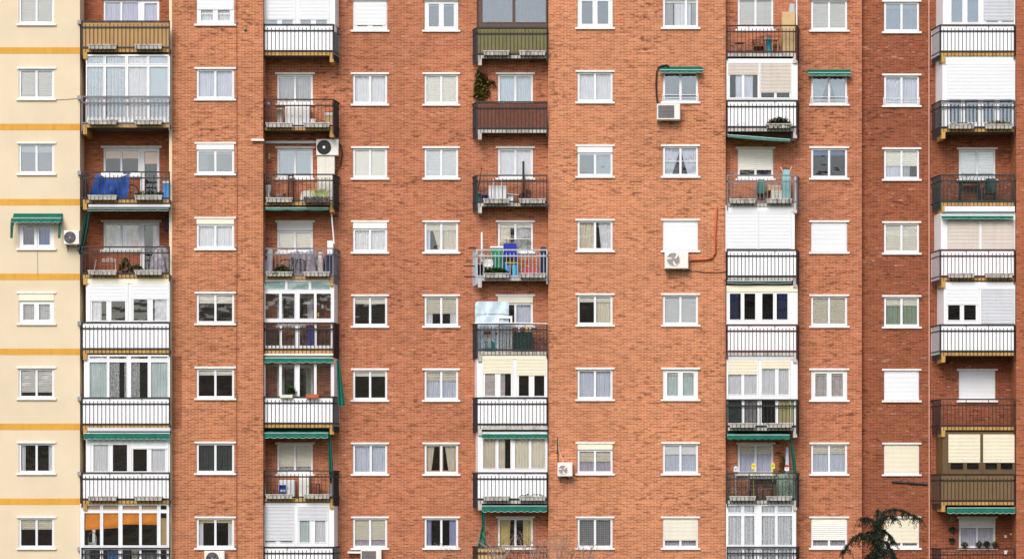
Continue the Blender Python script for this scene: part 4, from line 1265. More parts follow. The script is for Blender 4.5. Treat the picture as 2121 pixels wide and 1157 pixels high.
def bucket(name, label, cat, x0, y0, x1, d, zf, m, lid=None):
    x, r, zt = (X(x0, d)+X(x1, d))/2, (X(x1, d)-X(x0, d))/2, Z(y0, d)
    h = zt-zf
    t = thing(name, label, cat, (x, -d, zf))
    MB().lathe(x, -d, [(r*.85, zf), (r*.97, zf+h*.9), (r, zf+h*.9), (r, zf+h*.96), (r*.9, zf+h*.97)], 16).build('body', m, t)
    MB().lathe(x, -d, [(r*1.03, zf+h*.955), (r*1.03, zf+h*.985), (r*.5, zf+h)], 16).build('lid', lid or m, t)
    return t

def carton(name, label, cat, x0, y0, x1, d, zf, dep, m, band=None):
    t = thing(name, label, cat, (X((x0+x1)/2, d), -d+dep/2, zf))
    box_at(x0, y0, x1, d, zf, dep).build('body', m, t)
    z1 = Z(y0, d)
    MB().box(X(x0, d)-.006, X(x1, d)+.006, -d-.006, -d+dep+.006, z1-.05, z1+.012).build('lid', band or m, t)
    return t

# B3: blue tarpaulin over things, bicycle, bottles, pot
d, zf = 1.25, floor_z('B', 3); fy = PY(zf, d)
t = thing('tarpaulin', 'bright blue tarpaulin tied over a heap beside a bicycle', 'tarpaulin', (X(230, d), -d, zf))
def tarp(u, v):
    xl = 200+(184-200)*v; xr = 267+(262-267)*v+3*math.sin(3*v)
    y = 359+11*math.sin(math.pi*u)*(1-v)+(fy-1-359)*v
    return (X(xl+(xr-xl)*u, d), -(d+.12*math.sin(math.pi*v*.9)+.04*math.sin(11*u+3*v)+.03*math.sin(19*u-4*v)), Z(y, d))
MB().sheet(tarp, 28, 18).build('cover', 'tarp_blue', t)
MB().sheet(lambda u, v: (X(209+(46)*u, d-.05), -(d-.06), Z(357+8*v, d-.05)), 4, 2).build('white_sheet', 'plastic_white', t)
bicycle('dark bicycle half covered by the blue tarpaulin', 214, 289, .85, zf, .33, 'grey_dark')
lump('cushion', 'white padded cushion with a maroon trim on the railing above the bicycle', 'cushion', 268, 358, 292, 1.2, Z(366, 1.2), .2, 'plastic_white', .1, 3, .8)
carton('bottle_crate', 'blue and white bottle pack stacked by the narrow brick bay', 'bottles', 337, 376, 350, 1.3, zf, .25, 'sky_blue', 'plastic_white')
pot('dark green leafy plant in a white pot in front of the balcony door', 331, 1.25, zf, .11, .2, 'navy', 'leaf', 6, 60, 3)
bucket('watering_can', 'small white can beside the navy plant pot', 'can', 320, 398, 327, 1.3, zf, 'plastic_white')
pole('clothes airer folded green and white against the side railing', (176, 358), (182, 405), 1.1, .03, 'iron_green', 'clothes_airer', 'airer')
# B4
zf = floor_z('B', 4); d = .8
t = thing('clothes_airer', 'small white tubular clothes airer on the balcony with brick wall behind', 'airer', (X(225, d), -d, zf))
fy = PY(zf, d)
m = MB()
for xa, xb in ((193, 199), (210, 211), (240, 239)): m.ptube([(xa, fy), (xb, 538)], d, .013)
m.ptube([(211, 537), (239, 537)], d, .013); m.ptube([(211, 541), (239, 541)], d+.1, .013)
m.build('tube_frame', 'white_alu', t)
m = MB(); m.ptube([(197, 541), (240, 541)], d+.05, .012); m.build('rail', 'red', t)
pot('feathery upright plant in a dark pot between airer and door', 259, .9, zf, .13, .2, 'navy', 'leaf_dry', 26, 160, 6, size=.07)
pot('bushy dark green plant in a broad pot near the balcony door', 283, 1.0, zf, .17, .16, 'green_dark', 'leaf', 13, 220, 7)
lump('dust_sheet', 'grey translucent plastic sheet heaped over furniture beside the narrow brick bay', 'plastic sheet', 309, 508, 352, .9, zf, .6, 'dust_sheet', .8, 4, .3)
lump('tied_bag', 'small crumpled dark bag hanging high under the rolled awning', 'bag', 341, 447, 351, .8, Z(478, .8), .2, 'navy', .3, 9, .7)
# B7/B8 lamp-like white stand and glimpsed stuff
zf = floor_z('B', 8)
t = thing('hand_truck', 'white looped folding trolley behind the glazing under orange blinds', 'trolley', (X(191, .9), -.9, zf)); fy = PY(zf, .9)
m = MB(); m.ptube([(183, fy), (183, 1112), (185, 1104), (191, 1101), (197, 1104), (199, 1112), (199, fy)], .9, .018); m.build('tube_frame', 'plastic_white', t)
MB().pb(184, 1122, 199, 1131, .85, .93, .9).build('plate', 'plastic_white', t)
for k, (a, e, yt, mm, lb) in enumerate(((175, 187, 1140, 'plastic_white', 'white carton low behind the glazing under the orange blinds'), (190, 206, 1137, 'grey_dark', 'charcoal storage box behind the glazing under the orange blinds'),
        (222, 245, 1141, 'sky_blue', 'light blue crate behind the glazing under the orange blinds'), (255, 270, 1138, 'navy', 'navy box behind the glazing under the orange blinds'), (273, 286, 1137, 'off_white', 'off-white box behind the glazing under the orange blinds'), (294, 322, 1144, 'grey_mid', 'wide grey box behind the glazing under the orange blinds'))):
    carton('storage_box', lb, 'box', a, yt, e, 1.15, zf, .3, mm)

# D2
zf = floor_z('D', 2)
cabinet('cabinet', 'white two-door cabinet standing below the grey-curtained balcony window', 'cabinet', 591, 219, 641, .45, zf, .3, 'plastic_white', 3)
bucket('paint_tub', 'beige and white tub stack beside the white cabinet', 'tub', 573, 224, 588, .5, zf, 'off_white', 'card')
carton('carton', 'small white carton on the floor to the side of the white cabinet', 'box', 643, 247, 653, .5, zf, .2, 'plastic_white')
for k, (a, e, yt, yb, mm) in enumerate(((673, 694, 246, 262, 'card'), (672, 692, 239, 246.4, 'card'), (673, 690, 234, 239.4, 'plastic_white'))):
    z0 = zf if k == 0 else Z(yb, .5)
    carton('carton', ['brown carton at the bottom of the pile by the side railing', 'flattened brown carton in the middle of the pile by the side railing', 'white carton on top of the pile by the side railing'][k], 'box', a, yt, e, .5, z0, .3, mm)
MB().lathe(X(555, .02), -.08, [(.02, Z(219, .02)), (.07, Z(217.5, .02)), (.08, Z(215, .02)), (.05, Z(212.5, .02))], 12).build('wall_lamp', 'off_white', None, 'small round white lamp on the brick beside the white cabinet', 'lamp')
# D3
zf = floor_z('D', 3)
cabinet('locker', 'tall cream metal locker on the balcony below the black-fanned air conditioner', 'locker', 657, 322.5, 693, .42, zf, .35, 'off_white', 2)
x = X(555, .5)
t = thing('baluster_vase', 'tall white turned vase in the balcony corner by the narrow bay', 'vase', (x, -.5, zf)); z = zf
MB().lathe(x, -.5, [(.1, z), (.1, z+.05), (.05, z+.12), (.09, z+.2), (.1, z+.26), (.06, z+.32), (.13, z+.5), (.14, z+.62), (.12, z+.68)], 16).build('body', 'off_white', t)
MB().lathe(x, -.5, [(.12, z+.68), (.1, z+.72), (.06, z+.72), (.05, z+.78), (.03, z+.82)], 16).build('lid', 'grey_dark', t)
table('slim dark plant stand in front of the bluish balcony window', 596, 608, 362, .35, zf, 'wood_dark', .2, 'wood_dark', 'plant_stand', 'stand', .025)
bucket('pail', 'lilac pail on the balcony floor beside the white vase', 'pail', 572, 403, 584, .45, zf, 'cu_lav')
bucket('pail', 'small brick-red pail with a brass band beside the lilac pail', 'pail', 586, 399, 592, .4, zf, 'terracotta', 'wood_pale')
lump('sack', 'white marbled sack lying next to the cream locker', 'sack', 619, 395, 656, .55, zf, .25, 'off_white', .2, 8, .6)
MB().pb(556, 318, 560, 330, 0, .08, .02).build('wall_lantern', 'wood_pale', None, 'small brass lantern on the brick beside the bluish balcony window', 'lantern')
# D4
zf = floor_z('D', 4)
bicycle('grey bicycle under clear plastic in front of the beige-blind window', 573, 640, .45, zf, .34, 'grey_mid')
lump('plastic_cover', 'crumpled grey plastic cover thrown over the bicycle on the balcony', 'cover', 602, 521, 634, .36, zf, .3, 'dust_sheet', .9, 12, .75)
lump('plastic_cover', 'tall wrapped grey bundle beside the navy cupboard', 'cover', 634, 519, 657, .5, zf, .3, 'dust_sheet', .95, 14, .6)
lump('wrapped_figure', 'narrow wrapped bundle with red ties next to the navy cupboard', 'bundle', 657, 522, 671, .45, zf, .25, 'cu_rosy', .9, 15, .5)
cabinet('cupboard', 'navy cupboard with a white box on top by the side railing', 'cupboard', 673, 528, 692, .55, zf, .35, 'navy', 1)
carton('box', 'white box standing on the navy cupboard', 'box', 678, 499, 690, .5, Z(528, .55), .25, 'plastic_white')
for a, e, yt, lb in ((546, 553, 538, 'short grey-white board leaning in the corner beside a taller one'), (554.5, 564, 514, 'tall grey-white board standing upright in the balcony corner')):
    m = box_at(a, yt, e, .5, zf, .04); m.pb(a+.5, yt+.5, e-.5, yt+4, .5, .515, .5); m.build('board', 'sh_grey', None, lb, 'board')
m = MB(); m.ptube([(686, 434), (689, 470), (692, 505)], .6, .03); m.build('downpipe', 'white', None, 'white pipe running down above the navy cupboard', 'pipe')
# D5, D6 inside
zf = floor_z('D', 5)
t = thing('shelf_unit', 'wooden shelf unit with jars behind the teal-topped glazing', 'shelves', (X(668, .3), -.3, zf))
for xx in (653, 684): box_at(xx, 604, xx+1.5, .32, zf, .24).build('upright', 'wood', t)
for yy in (622, 638, 655, 675, 700): MB().pb(654, yy, 685, yy+1.5, .1, .31, .3).build('shelf', 'wood', t)
for k, (xx, yy, mm) in enumerate(((659, 655, 'yellow'), (668, 638, 'plastic_white'), (675, 638, 'steel'), (664, 622, 'plastic_white'), (676, 655, 'red'))):
    x = X(xx, .25); z = Z(yy, .3)
    MB().lathe(x, -.22, [(.045, z), (.05, z+.1), (.035, z+.12), (.03, z+.15)], 12).build('jar', mm, None, ['yellow jar on the shelf unit behind the glazing', 'white jar on the upper shelf behind the glazing', 'steel jar on the shelf unit behind the glazing', 'white jar on the top shelf behind the glazing', 'red jar on the shelf unit behind the glazing'][k], 'jar')
bicycle('bicycle standing behind the clear lower glazing with a teal top', 590, 645, .5, zf, .3, 'grey_mid')
carton('storage_box', 'blue and pink storage box behind the clear lower glazing', 'box', 634, 672, 650, .45, zf, .25, 'plastic_blue', 'pink')
carton('storage_box', 'brown storage box in the corner behind the clear lower glazing', 'box', 549, 680, 575, .45, zf, .25, 'wood_dark')
zf6 = Z(824, .83)
pot('small leafy green plant on the ledge of the green-awninged glazing', 604, .93, Z(822, .93), .08, .1, 'off_white', 'leaf', 15, 90, 21, size=.07)
m = MB(); m.pb(634, 816, 660, 824, .9, 1.08, .95); m.build('window_box', 'terracotta', None, 'empty terracotta window box on the ledge of the green-awninged glazing', 'window box')
m = MB(); m.pb(580, 817, 606, 823.5, .9, 1.04, .95); m.build('window_box', 'off_white', None, 'white window box beside the small leafy plant on the glazed ledge', 'window box')
# D7
zf = floor_z('D', 7)
cabinet('cabinet', 'white low cabinet behind a small blue chair on the balcony', 'cabinet', 577, 993, 611, .3, zf, .25, 'plastic_white', 2)
chair('small blue wooden chair in front of the white low cabinet', 584, 1003, .6, zf, .24, .26, 'plastic_blue', 3, .25)
cabinet('washing_machine', 'cream appliance standing beside the white low cabinet', 'appliance', 618, 985, 640, .35, zf, .3, 'bl_cream', 1)
table('slim dark stool with a white cloth beside the cream appliance', 653, 663, 1001, .4, zf, 'wood_dark', .2, 'wood_dark', 'stool', 'stool')
lump('bag', 'crumpled grey bag under the green side drape', 'bag', 680, 1004, 694, .5, zf, .3, 'dust_sheet', .4, 17, .7)
pole('thin white pole leaning at the narrow bay beside the white low cabinet', (550, 1032), (544, 960), .6, .025, 'plastic_white')

# G2 vine
t = thing('climbing_vine', 'yellow-green vine climbing the wall above the brown-panelled balcony', 'vine', (X(992, .1), -.1, Z(208, .1)))
m = MB(); rr = random.Random(8)
m2 = MB(); m2.ptube([(988, 209), (989, 170), (991, 140)], .08, .012, 5); m2.ptube([(989, 165), (1000, 160), (1010, 152), (1022, 168)], .06, .008, 5); m2.build('stem', 'wood', t)
for a, e, y0, y1, n in ((983, 1000, 142, 205, 260), (995, 1012, 150, 205, 130), (1008, 1024, 165, 178, 30)):
    plant_leaves(m, a, e, y0, y1, .1, n, .08, int(a), .06, .6)
m.build('leaves', 'leaf_dry', t, kind='stuff')
# G3
zf = floor_z('G', 3)
pole('dark broom handle leaning on the side railing beside a green bucket', (987, 408), (998, 347), .45, .018, 'wood_dark', 'broom_handle', 'handle')
pole('short rusty stick leaning outside the balcony with the green bucket', (983, 362), (980, 350), .6, .015, 'wood', 'stick', 'stick')
bucket('bucket', 'teal green bucket hung at the railing corner', 'bucket', 986.5, 400, 997, .5, Z(420, .5), 'plastic_teal')
bucket('bucket', 'blue tub next to the white folded table', 'bucket', 998, 404, 1012, .45, zf, 'plastic_blue')
t = thing('folding_table', 'white folded table panel standing on the balcony', 'table', (X(1031, .4), -.4, zf))
box_at(1012, 384, 1050, .4, zf, .05).build('table_top', 'plastic_white', t)
for xx in (1022, 1039): MB().ptube([(xx, 424), (xx, 370)], .43, .022, 6).build('leg', 'plastic_white', t)
pole('tall brown board standing in front of the pale-curtained balcony window', (1084, 418), (1084, 334), .3, .045, 'wood_dark', 'timber', 'timber')
carton('box', 'small white box under a tilted board beside the folded table', 'box', 1053, 405, 1063, .42, zf, .2, 'plastic_white', 'grey_mid')
pole('thin white batten tilted over the small white box', (1051, 401), (1075, 404), .45, .016, 'plastic_white', 'batten', 'batten')
pot('dead twiggy plant in a terracotta pot behind the planter trough', 1081, .4, zf, .08, .18, 'terracotta', 'twig', 14, 50, 5)
chair('small dark stool with a back near the brick bay', 1094, 392, .3, zf, .16, .18, 'grey_dark', 2, .2)
# G4 toys
zf = floor_z('G', 4)
bucket('gas_bottle', 'dark blue gas bottle in the corner of the toy balcony', 'gas bottle', 987.5, 546, 1000, .45, zf, 'navy', 'off_white')
pole('white upright post fixed at the pale railing corner', (998, 542), (998, 481), .5, .04, 'plastic_white', 'post', 'post')
for yy, a in ((514, 971), (551, 961), (573, 962)):
    m = MB(); m.ptube([(a, yy, .7), (986, yy-.5, .4)], .5, .022, 6)
    m.build('bracket_arm', 'iron_dark', None, {514: 'upper black bracket arm sticking out beside the toy balcony', 551: 'middle black bracket arm sticking out beside the toy balcony', 573: 'lower black bracket arm sticking out beside the toy balcony'}[yy], 'bracket')
plastic_chair('white plastic chair behind the planted trough on the toy balcony', 1011, 536, .42, zf, 'plastic_white', .42)
t = thing('playhouse_panel', 'tall green plastic panel with a white top rim on the toy balcony', 'panel', (X(1029, .35), -.35, zf))
box_at(1017, 514, 1042, .36, zf, .06).build('panel', 'plastic_green', t); MB().pb(1015, 510, 1042, 513, .28, .39, .35).build('rim', 'plastic_white', t)
t = thing('easel_board', 'deep blue play board standing behind the pale railing', 'play board', (X(1057, .3), -.3, zf))
box_at(1043, 504, 1070, .32, Z(532, .3), .05).build('board', 'deep_blue', t)
for xx in (1045, 1068): box_at(xx-1, 530, xx+1, .32, zf, .05).build('leg', 'deep_blue', t)
table('toy table with lime top and blue sides on the balcony', 1046, 1073, 543, .48, zf, 'lime', .25, 'sky_blue', 'toy_table', 'table', .03)
carton('toy_box', 'light blue toy box under the lime topped table', 'toy box', 1047, 549, 1055, .42, zf, .18, 'sky_blue')
carton('toy_box', 'cyan toy box under the lime topped table', 'toy box', 1061, 549, 1070, .42, zf, .18, 'cyan')
bicycle('small pink toy bicycle with orange wheels behind the pale railing', 1075, 1118, .45, zf, .17, 'pink', 'orange', 'pink', True, 2.5)
lump('pushchair_bag', 'dark wrapped pushchair standing against the brick bay on the toy balcony', 'bag', 1119, 511, 1132, .35, zf, .25, 'navy', .3, 19, .8)
t = thing('table', 'folding table with a white edge in front of the toy balcony window', 'table', (X(1085, .2), -.2, zf))
MB().pb(1044, 494, 1097, 495.5, .02, .2, .15).build('table_top', 'off_white', t)
for xx in (1049, 1093): MB().ptube([(xx, PY(zf, .15)), (xx, 495)], .12, .012, 5).build('leg', 'steel', t)
# G5
zf = floor_z('G', 5)
t = thing('mattress', 'plastic-wrapped pale blue mattress standing on the netted balcony', 'mattress', (X(1018, .35), -.35, zf))
def mattr(u, v):
    xx = 984+70*u; r_ = 5
    yy = 624+(668-624)*v*2.2
    ed = min(u, 1-u)*70
    yy2 = yy+(max(0, r_-ed)**2/r_ if v < .3 else 0)
    return (X(xx, .4), -(.4+.05*math.sin(math.pi*u)+.02*math.sin(14*u+9*v)+.015*math.sin(31*u-12*v)), Z(min(yy2, PY(zf, .4)), .4))
MB().sheet(mattr, 30, 20).build('cover', 'film', t)
m = MB(); m.box(X(986, .4), X(1053, .4), -.39, -.22, zf, Z(628, .4)); m.build('core', 'pale_blue', t)
m = MB(); m.ptube([(985, 649), (1053, 649)], .475, .01, 5); m.build('tie_band', 'cu_rosy', t)
t = thing('lattice_panel', 'white lattice door panel leaning behind the netted railing', 'lattice panel', (X(1045, .5), -.5, zf)); fy = PY(zf, .5)
MB().plate((1030, 654, 1061, fy), [(1034, 659, 1057, 670), (1034, 672, 1057, fy-3)], .47, .5).build('panel_frame', 'plastic_white', t)
m = MB()
for k in range(1, 8): m.pb(1034+23*k/8-.4, 672, 1034+23*k/8+.4, fy-2, .48, .49, .5)
for k in range(1, 14): m.pb(1034, 672+(fy-675)*k/14-.4, 1057, 672+(fy-675)*k/14+.4, .482, .492, .5)
m.build('lattice', 'plastic_white', t)
cabinet('cupboard', 'dark green cupboard on the netted balcony with small bottles on top', 'cupboard', 1063, 687, 1102, .4, zf, .3, 'green_dark', 2)
for k, (xx, mm, lb) in enumerate(((1067, 'red', 'red bottle on the dark green cupboard'), (1075, 'plastic_white', 'white bottle on the dark green cupboard'), (1083, 'maroon', 'maroon bottle on the dark green cupboard'), (1091, 'yellow', 'yellow-capped bottle on the dark green cupboard'), (1098, 'off_white', 'off-white bottle at the end of the dark green cupboard'))):
    x = X(xx, .3); z = Z(687, .4)+.012
    MB().lathe(x, -.3, [(.05, z), (.05, z+.13), (.02, z+.17), (.022, z+.2)], 10).build('bottle', mm, None, lb, 'bottle')
carton('crate', 'teal crate at the bottom of the pile beside the lattice panel', 'crate', 1005, 707, 1025, .45, zf, .25, 'plastic_teal')
carton('carton', 'brown carton in the pile beside the lattice panel', 'box', 1005, 693, 1025, .45, Z(706.5, .45), .25, 'card')
carton('carton', 'maroon box on top of the pile beside the lattice panel', 'box', 1003, 683, 1031, .45, Z(692.5, .45), .25, 'maroon', 'card')
m = MB(); m.ptube([(983, 669), (1060, 668.5), (1134, 670)], .64, .02, 6); m.build('railing_tube', 'plastic_white', None, 'white tube laid along the top of the netted railing', 'tube')
# G8 board on the railing
m = MB(); m.pb(989, 1134, 1046, 1190, .54, .56, .56)
for k in range(7): m.pb(989+8.1*k, 1134, 996.5+8.1*k, 1190, .56, .57, .56)
m.build('reed_screen', 'wood_pale', None, 'pale wooden screen tied behind the railing below yellow curtains', 'screen')

# J1
zf = floor_z('J', 1)
table('small dark round-topped stool on the balcony with the tall cream box', 1523, 1542, 88, .45, zf, 'wood_dark', .25, 'grey_mid', 'stool', 'stool', .014)
chair('wooden slatted folding chair on the balcony with the tall cream box', 1572, 72, .4, zf, .46, .36, 'wood', 4, .4, True)
bucket('foam_roll', 'bright cyan rolled mat standing beside the wooden chair', 'mat', 1586, 80, 1598, .45, zf, 'cyan')
table('small brown side table beside the cyan mat', 1599, 1613, 82, .4, zf, 'wood', .3, 'wood_pale', 'side_table', 'table', .025)
cabinet('wardrobe_box', 'tall cream panelled box standing in the balcony corner', 'cupboard', 1620, 25, 1647, .5, zf, .35, 'card', 1)
lump('covered_bundle', 'grey wrapped bundle on top of the tall cream box', 'bundle', 1634, 8, 1649, .45, Z(25, .5), .25, 'cu_grey', .2, 22, .75)
pole('white pole standing at the end of the balcony with the tall cream box', (1650, 110), (1650, -40), .8, .03, 'plastic_white')
# J3
zf = floor_z('J', 3)
t = thing('ironing_board', 'pale teal ironing board standing upright on the grey-railed balcony', 'ironing board', (X(1629, .5), -.5, zf)); fy = PY(zf, .5)
m = MB(); n = 16; vs = []
for k in range(n+1):
    v = k/n; w = 9.2*(1 if v > .35 else .55+.45*math.sin(v/.35*math.pi/2))
    for dd in (.5, .46):
        for sx in (-1, 1): vs.append((X(1628.5+sx*w, .5), -dd+.06*v*0, Z(351+(fy-351)*v, .5)))
for k in range(n):
    a = 4*k
    m.add([vs[a], vs[a+1], vs[a+5], vs[a+4], vs[a+2], vs[a+3], vs[a+7], vs[a+6]], [(3, 2, 1, 0), (4, 5, 6, 7), (0, 4, 7, 3), (1, 2, 6, 5), (0, 1, 5, 4), (3, 7, 6, 2)])
m.build('board', 'board_teal', t)
for a, e in ((1622, 1617), (1635, 1640)):
    MB().ptube([(a, 356), (e, 345)], .46, .016, 5).build('leg', 'off_white', t)
plastic_chair('faded green plastic chair stacked by the ironing board', 1577, 371, .4, zf, 'awning_faded', .36)
cabinet('crate_stack', 'white plastic drawer unit with cut-outs beside the ironing board', 'drawers', 1597, 394, 1620, .45, zf, .3, 'off_white', 2)
carton('carton', 'open brown carton of shoes on the white drawer unit', 'box', 1591, 384, 1617, .4, Z(394, .45), .25, 'card', 'cu_rosy')
m = box_at(1646, 366, 1652, .6, zf, .05); m.build('panel_board', 'cu_lav', None, 'lilac-grey board strapped inside the side railing', 'board')
# J7
zf = floor_z('J', 7)
def birdhouse(label, cx, y0, w, h, d, m, roof, zf_):
    t = thing('birdhouse', label, 'birdhouse', (X(cx, d), -d, zf_))
    MB().pb(cx-w/2, y0+h*.35, cx+w/2, y0+h, d-.12, d, d).build('house', m, t)
    r = MB(); z0, z1 = Z(y0+h*.38, d), Z(y0, d)
    xa, xb, xm = X(cx-w*.62, d), X(cx+w*.62, d), X(cx, d)
    r.add([(xa, -d-.02, z0), (xb, -d-.02, z0), (xm, -d-.02, z1), (xa, -d+.14, z0), (xb, -d+.14, z0), (xm, -d+.14, z1)], [(0, 1, 2), (5, 4, 3), (0, 2, 5, 3), (2, 1, 4, 5), (1, 0, 3, 4)])
    r.build('roof', roof, t)
    MB().disc(X(cx, d), -d-.006, Z(y0+h*.62, d), 0, .022, 12, .004).build('entrance', 'grey_dark', t)
    MB().ptube([(cx, y0+h), (cx, PY(zf_, d))], d-.06, .014, 5).build('post', m, t)
birdhouse('pale blue birdhouse on a stick behind the green balcony railing', 1524, 964, 8, 12, .6, 'pale_blue', 'plastic_white', zf)
birdhouse('bright yellow birdhouse in front of the window mullion', 1561, 958, 9, 12, .6, 'yellow', 'yellow', zf)
birdhouse('lime yellow birdhouse at the window edge above the green railing', 1601, 956, 8, 14, .6, 'lime', 'yellow', zf)
birdhouse('white birdhouse with a red roof beside the green side drape', 1630, 961, 9, 13, .6, 'plastic_white', 'red', zf)
table('table under a white cloth on the birdhouse balcony', 1553, 1610, 988, .35, zf, 'cu_lav', .3, 'steel')
chair('dark chair with tubular legs beside the clothed table', 1591, 997, .6, zf, .38, .38, 'grey_dark', 2, .35, False, -1)
chair('dark seat with a low back beside the clothed table on the birdhouse balcony', 1562, 998, .5, zf, .26, .34, 'navy', 2, .3, False, -1)
lump('covered_chairs', 'grey-green covered stack of chairs in the corner of the birdhouse balcony', 'covered stack', 1609, 981, 1648, .4, zf, .35, 'cu_green', .25, 25, .85)
pot('dark trailing plant on the birdhouse balcony wall', 1621, .2, Z(985, .2), .08, .12, 'terracotta', 'leaf_dry', 36, 130, 31)
lump('wrapped_parasol', 'folded blue-grey parasol standing behind the green side drape', 'parasol', 1626, 925, 1636, .3, zf, .15, 'cu_lav', .2, 27, .5)
bucket('watering_can', 'yellow watering can on the floor of the birdhouse balcony', 'can', 1516, 1018, 1523, .5, zf, 'yellow')
# J2 small plant, J4 pot
pot('round yellow-green cactus in a small pot on the pink flower balcony', 1534, .72, floor_z('J', 2), .1, .09, 'off_white', 'leaf_pale', 7, 110, 41, size=.04)
pot('brown dried plant in a small pot beside the round cactus', 1517, .72, floor_z('J', 2), .08, .08, 'terracotta', 'twig', 4, 50, 42, size=.04)
pot('single terracotta pot on the slab edge of the all-white shuttered balcony', 1533, .72, floor_z('J', 4), .07, .12)
# M3
zf = floor_z('M', 3)
plastic_chair('dark green plastic chair beside a small table on the green-railed balcony', 2052, 369, .3, zf, 'green_dark', .5)
table('dark green garden table on the green-railed balcony', 1990, 2030, 376, .2, zf, 'green_dark', .4, 'green_dark', r=.03)
# M8
zf = floor_z('M', 8)
zs = Z(ly(8, -.3)+66, -.3)+.0
for k, (xx, lf, lh, n, lb) in enumerate(((1998, 'leaf_dry', 6, 80, 'brownish plant on the window sill under the green awning with white bar'), (2028, 'leaf', 9, 70, 'light green plant on the window sill under the green awning with white bar'), (2044, 'leaf', 8, 130, 'round dark green plant on the window sill under the green awning with white bar'), (2061, 'leaf_dry', 7, 90, 'drooping reddish plant on the window sill under the green awning with white bar'))):
    pot(lb, xx, -.2, zs, .075, .1, 'wood_dark', lf, lh, n, 50+k, size=.045)
for k, yy in enumerate((1098, 1120)):
    pot(['upper small dark pot plant hung on the red brick beside the mauve curtains', 'lower small dark pot plant hung on the red brick beside the mauve curtains'][k], 1972, -.2, Z(yy+4, -.2), .07, .1, 'grey_dark', 'leaf', 6, 60, 60+k, size=.045)
m = MB(); x, z = X(1972, -.25), Z(1074, -.25); m.ring((x, .22, z), .06, .02, 'y', 16, 6); m.build('hose_reel', 'grey_mid', None, 'small grey ring fixture on the red brick under the green awning', 'fixture')
MB().lathe(X(2096, -.2), .16, [(.02, Z(1109, -.2)), (.08, Z(1106, -.2)), (.09, Z(1104, -.2))], 12).build('wall_lamp', 'plastic_white', None, 'white bowl lamp on the red brick beside the mauve-curtained window', 'lamp')
MB().pb(2080, 1107, 2085, 1113, -.3, -.24, -.3).build('wall_socket', 'off_white', None, 'small white socket on the red brick beside the bowl lamp', 'socket')
MB().pb(2079, 1139, 2086, 1147, -.3, -.2, -.3).build('meter_box', 'off_white', None, 'white meter box low on the red brick by the potted sill', 'box')
m = MB(); x, z = X(508, 1.15), Z(61, 1.15); m.lathe(x, -1.2, [(.05, z-.04), (.06, z), (.04, z+.05)], 10); m.build('security_light', 'steel', None, 'small grey lamp on the narrow brick bay near its cable', 'lamp')

# struts above the beige-curtained glazing, trim board edges
for nm, a, y0_, e, y1_, d0_, d1_, mm, lb in (
        ('awning_casing', 183, 423, 352, 428.5, 1.0, 1.64, 'sh_grey', 'pale awning casing under the slab of the blue tarpaulin balcony'),
        ('awning_casing', 181, 885, 352, 892, 1.0, 1.66, 'sh_grey', 'pale awning casing above the white-barred green awning beside the cream wall'),
        ('awning_casing', 998, 882.5, 1134, 889, .2, .66, 'fascia_grey', 'grey awning casing above the beige-curtained glazing'),
        ('awning_casing', 1957, 427, 2102, 438, .3, .84, 'white', 'broad white awning casing below the green-railed balcony'),
        ('awning_casing', 541, 732, 690, 735.5, .4, .96, 'white', 'thin white awning casing over the glazing with the long green side drape')):
    MB().pb(a, y0_, e, y1_, d0_, d1_, d1_).build(nm, mm, None, lb, 'casing')

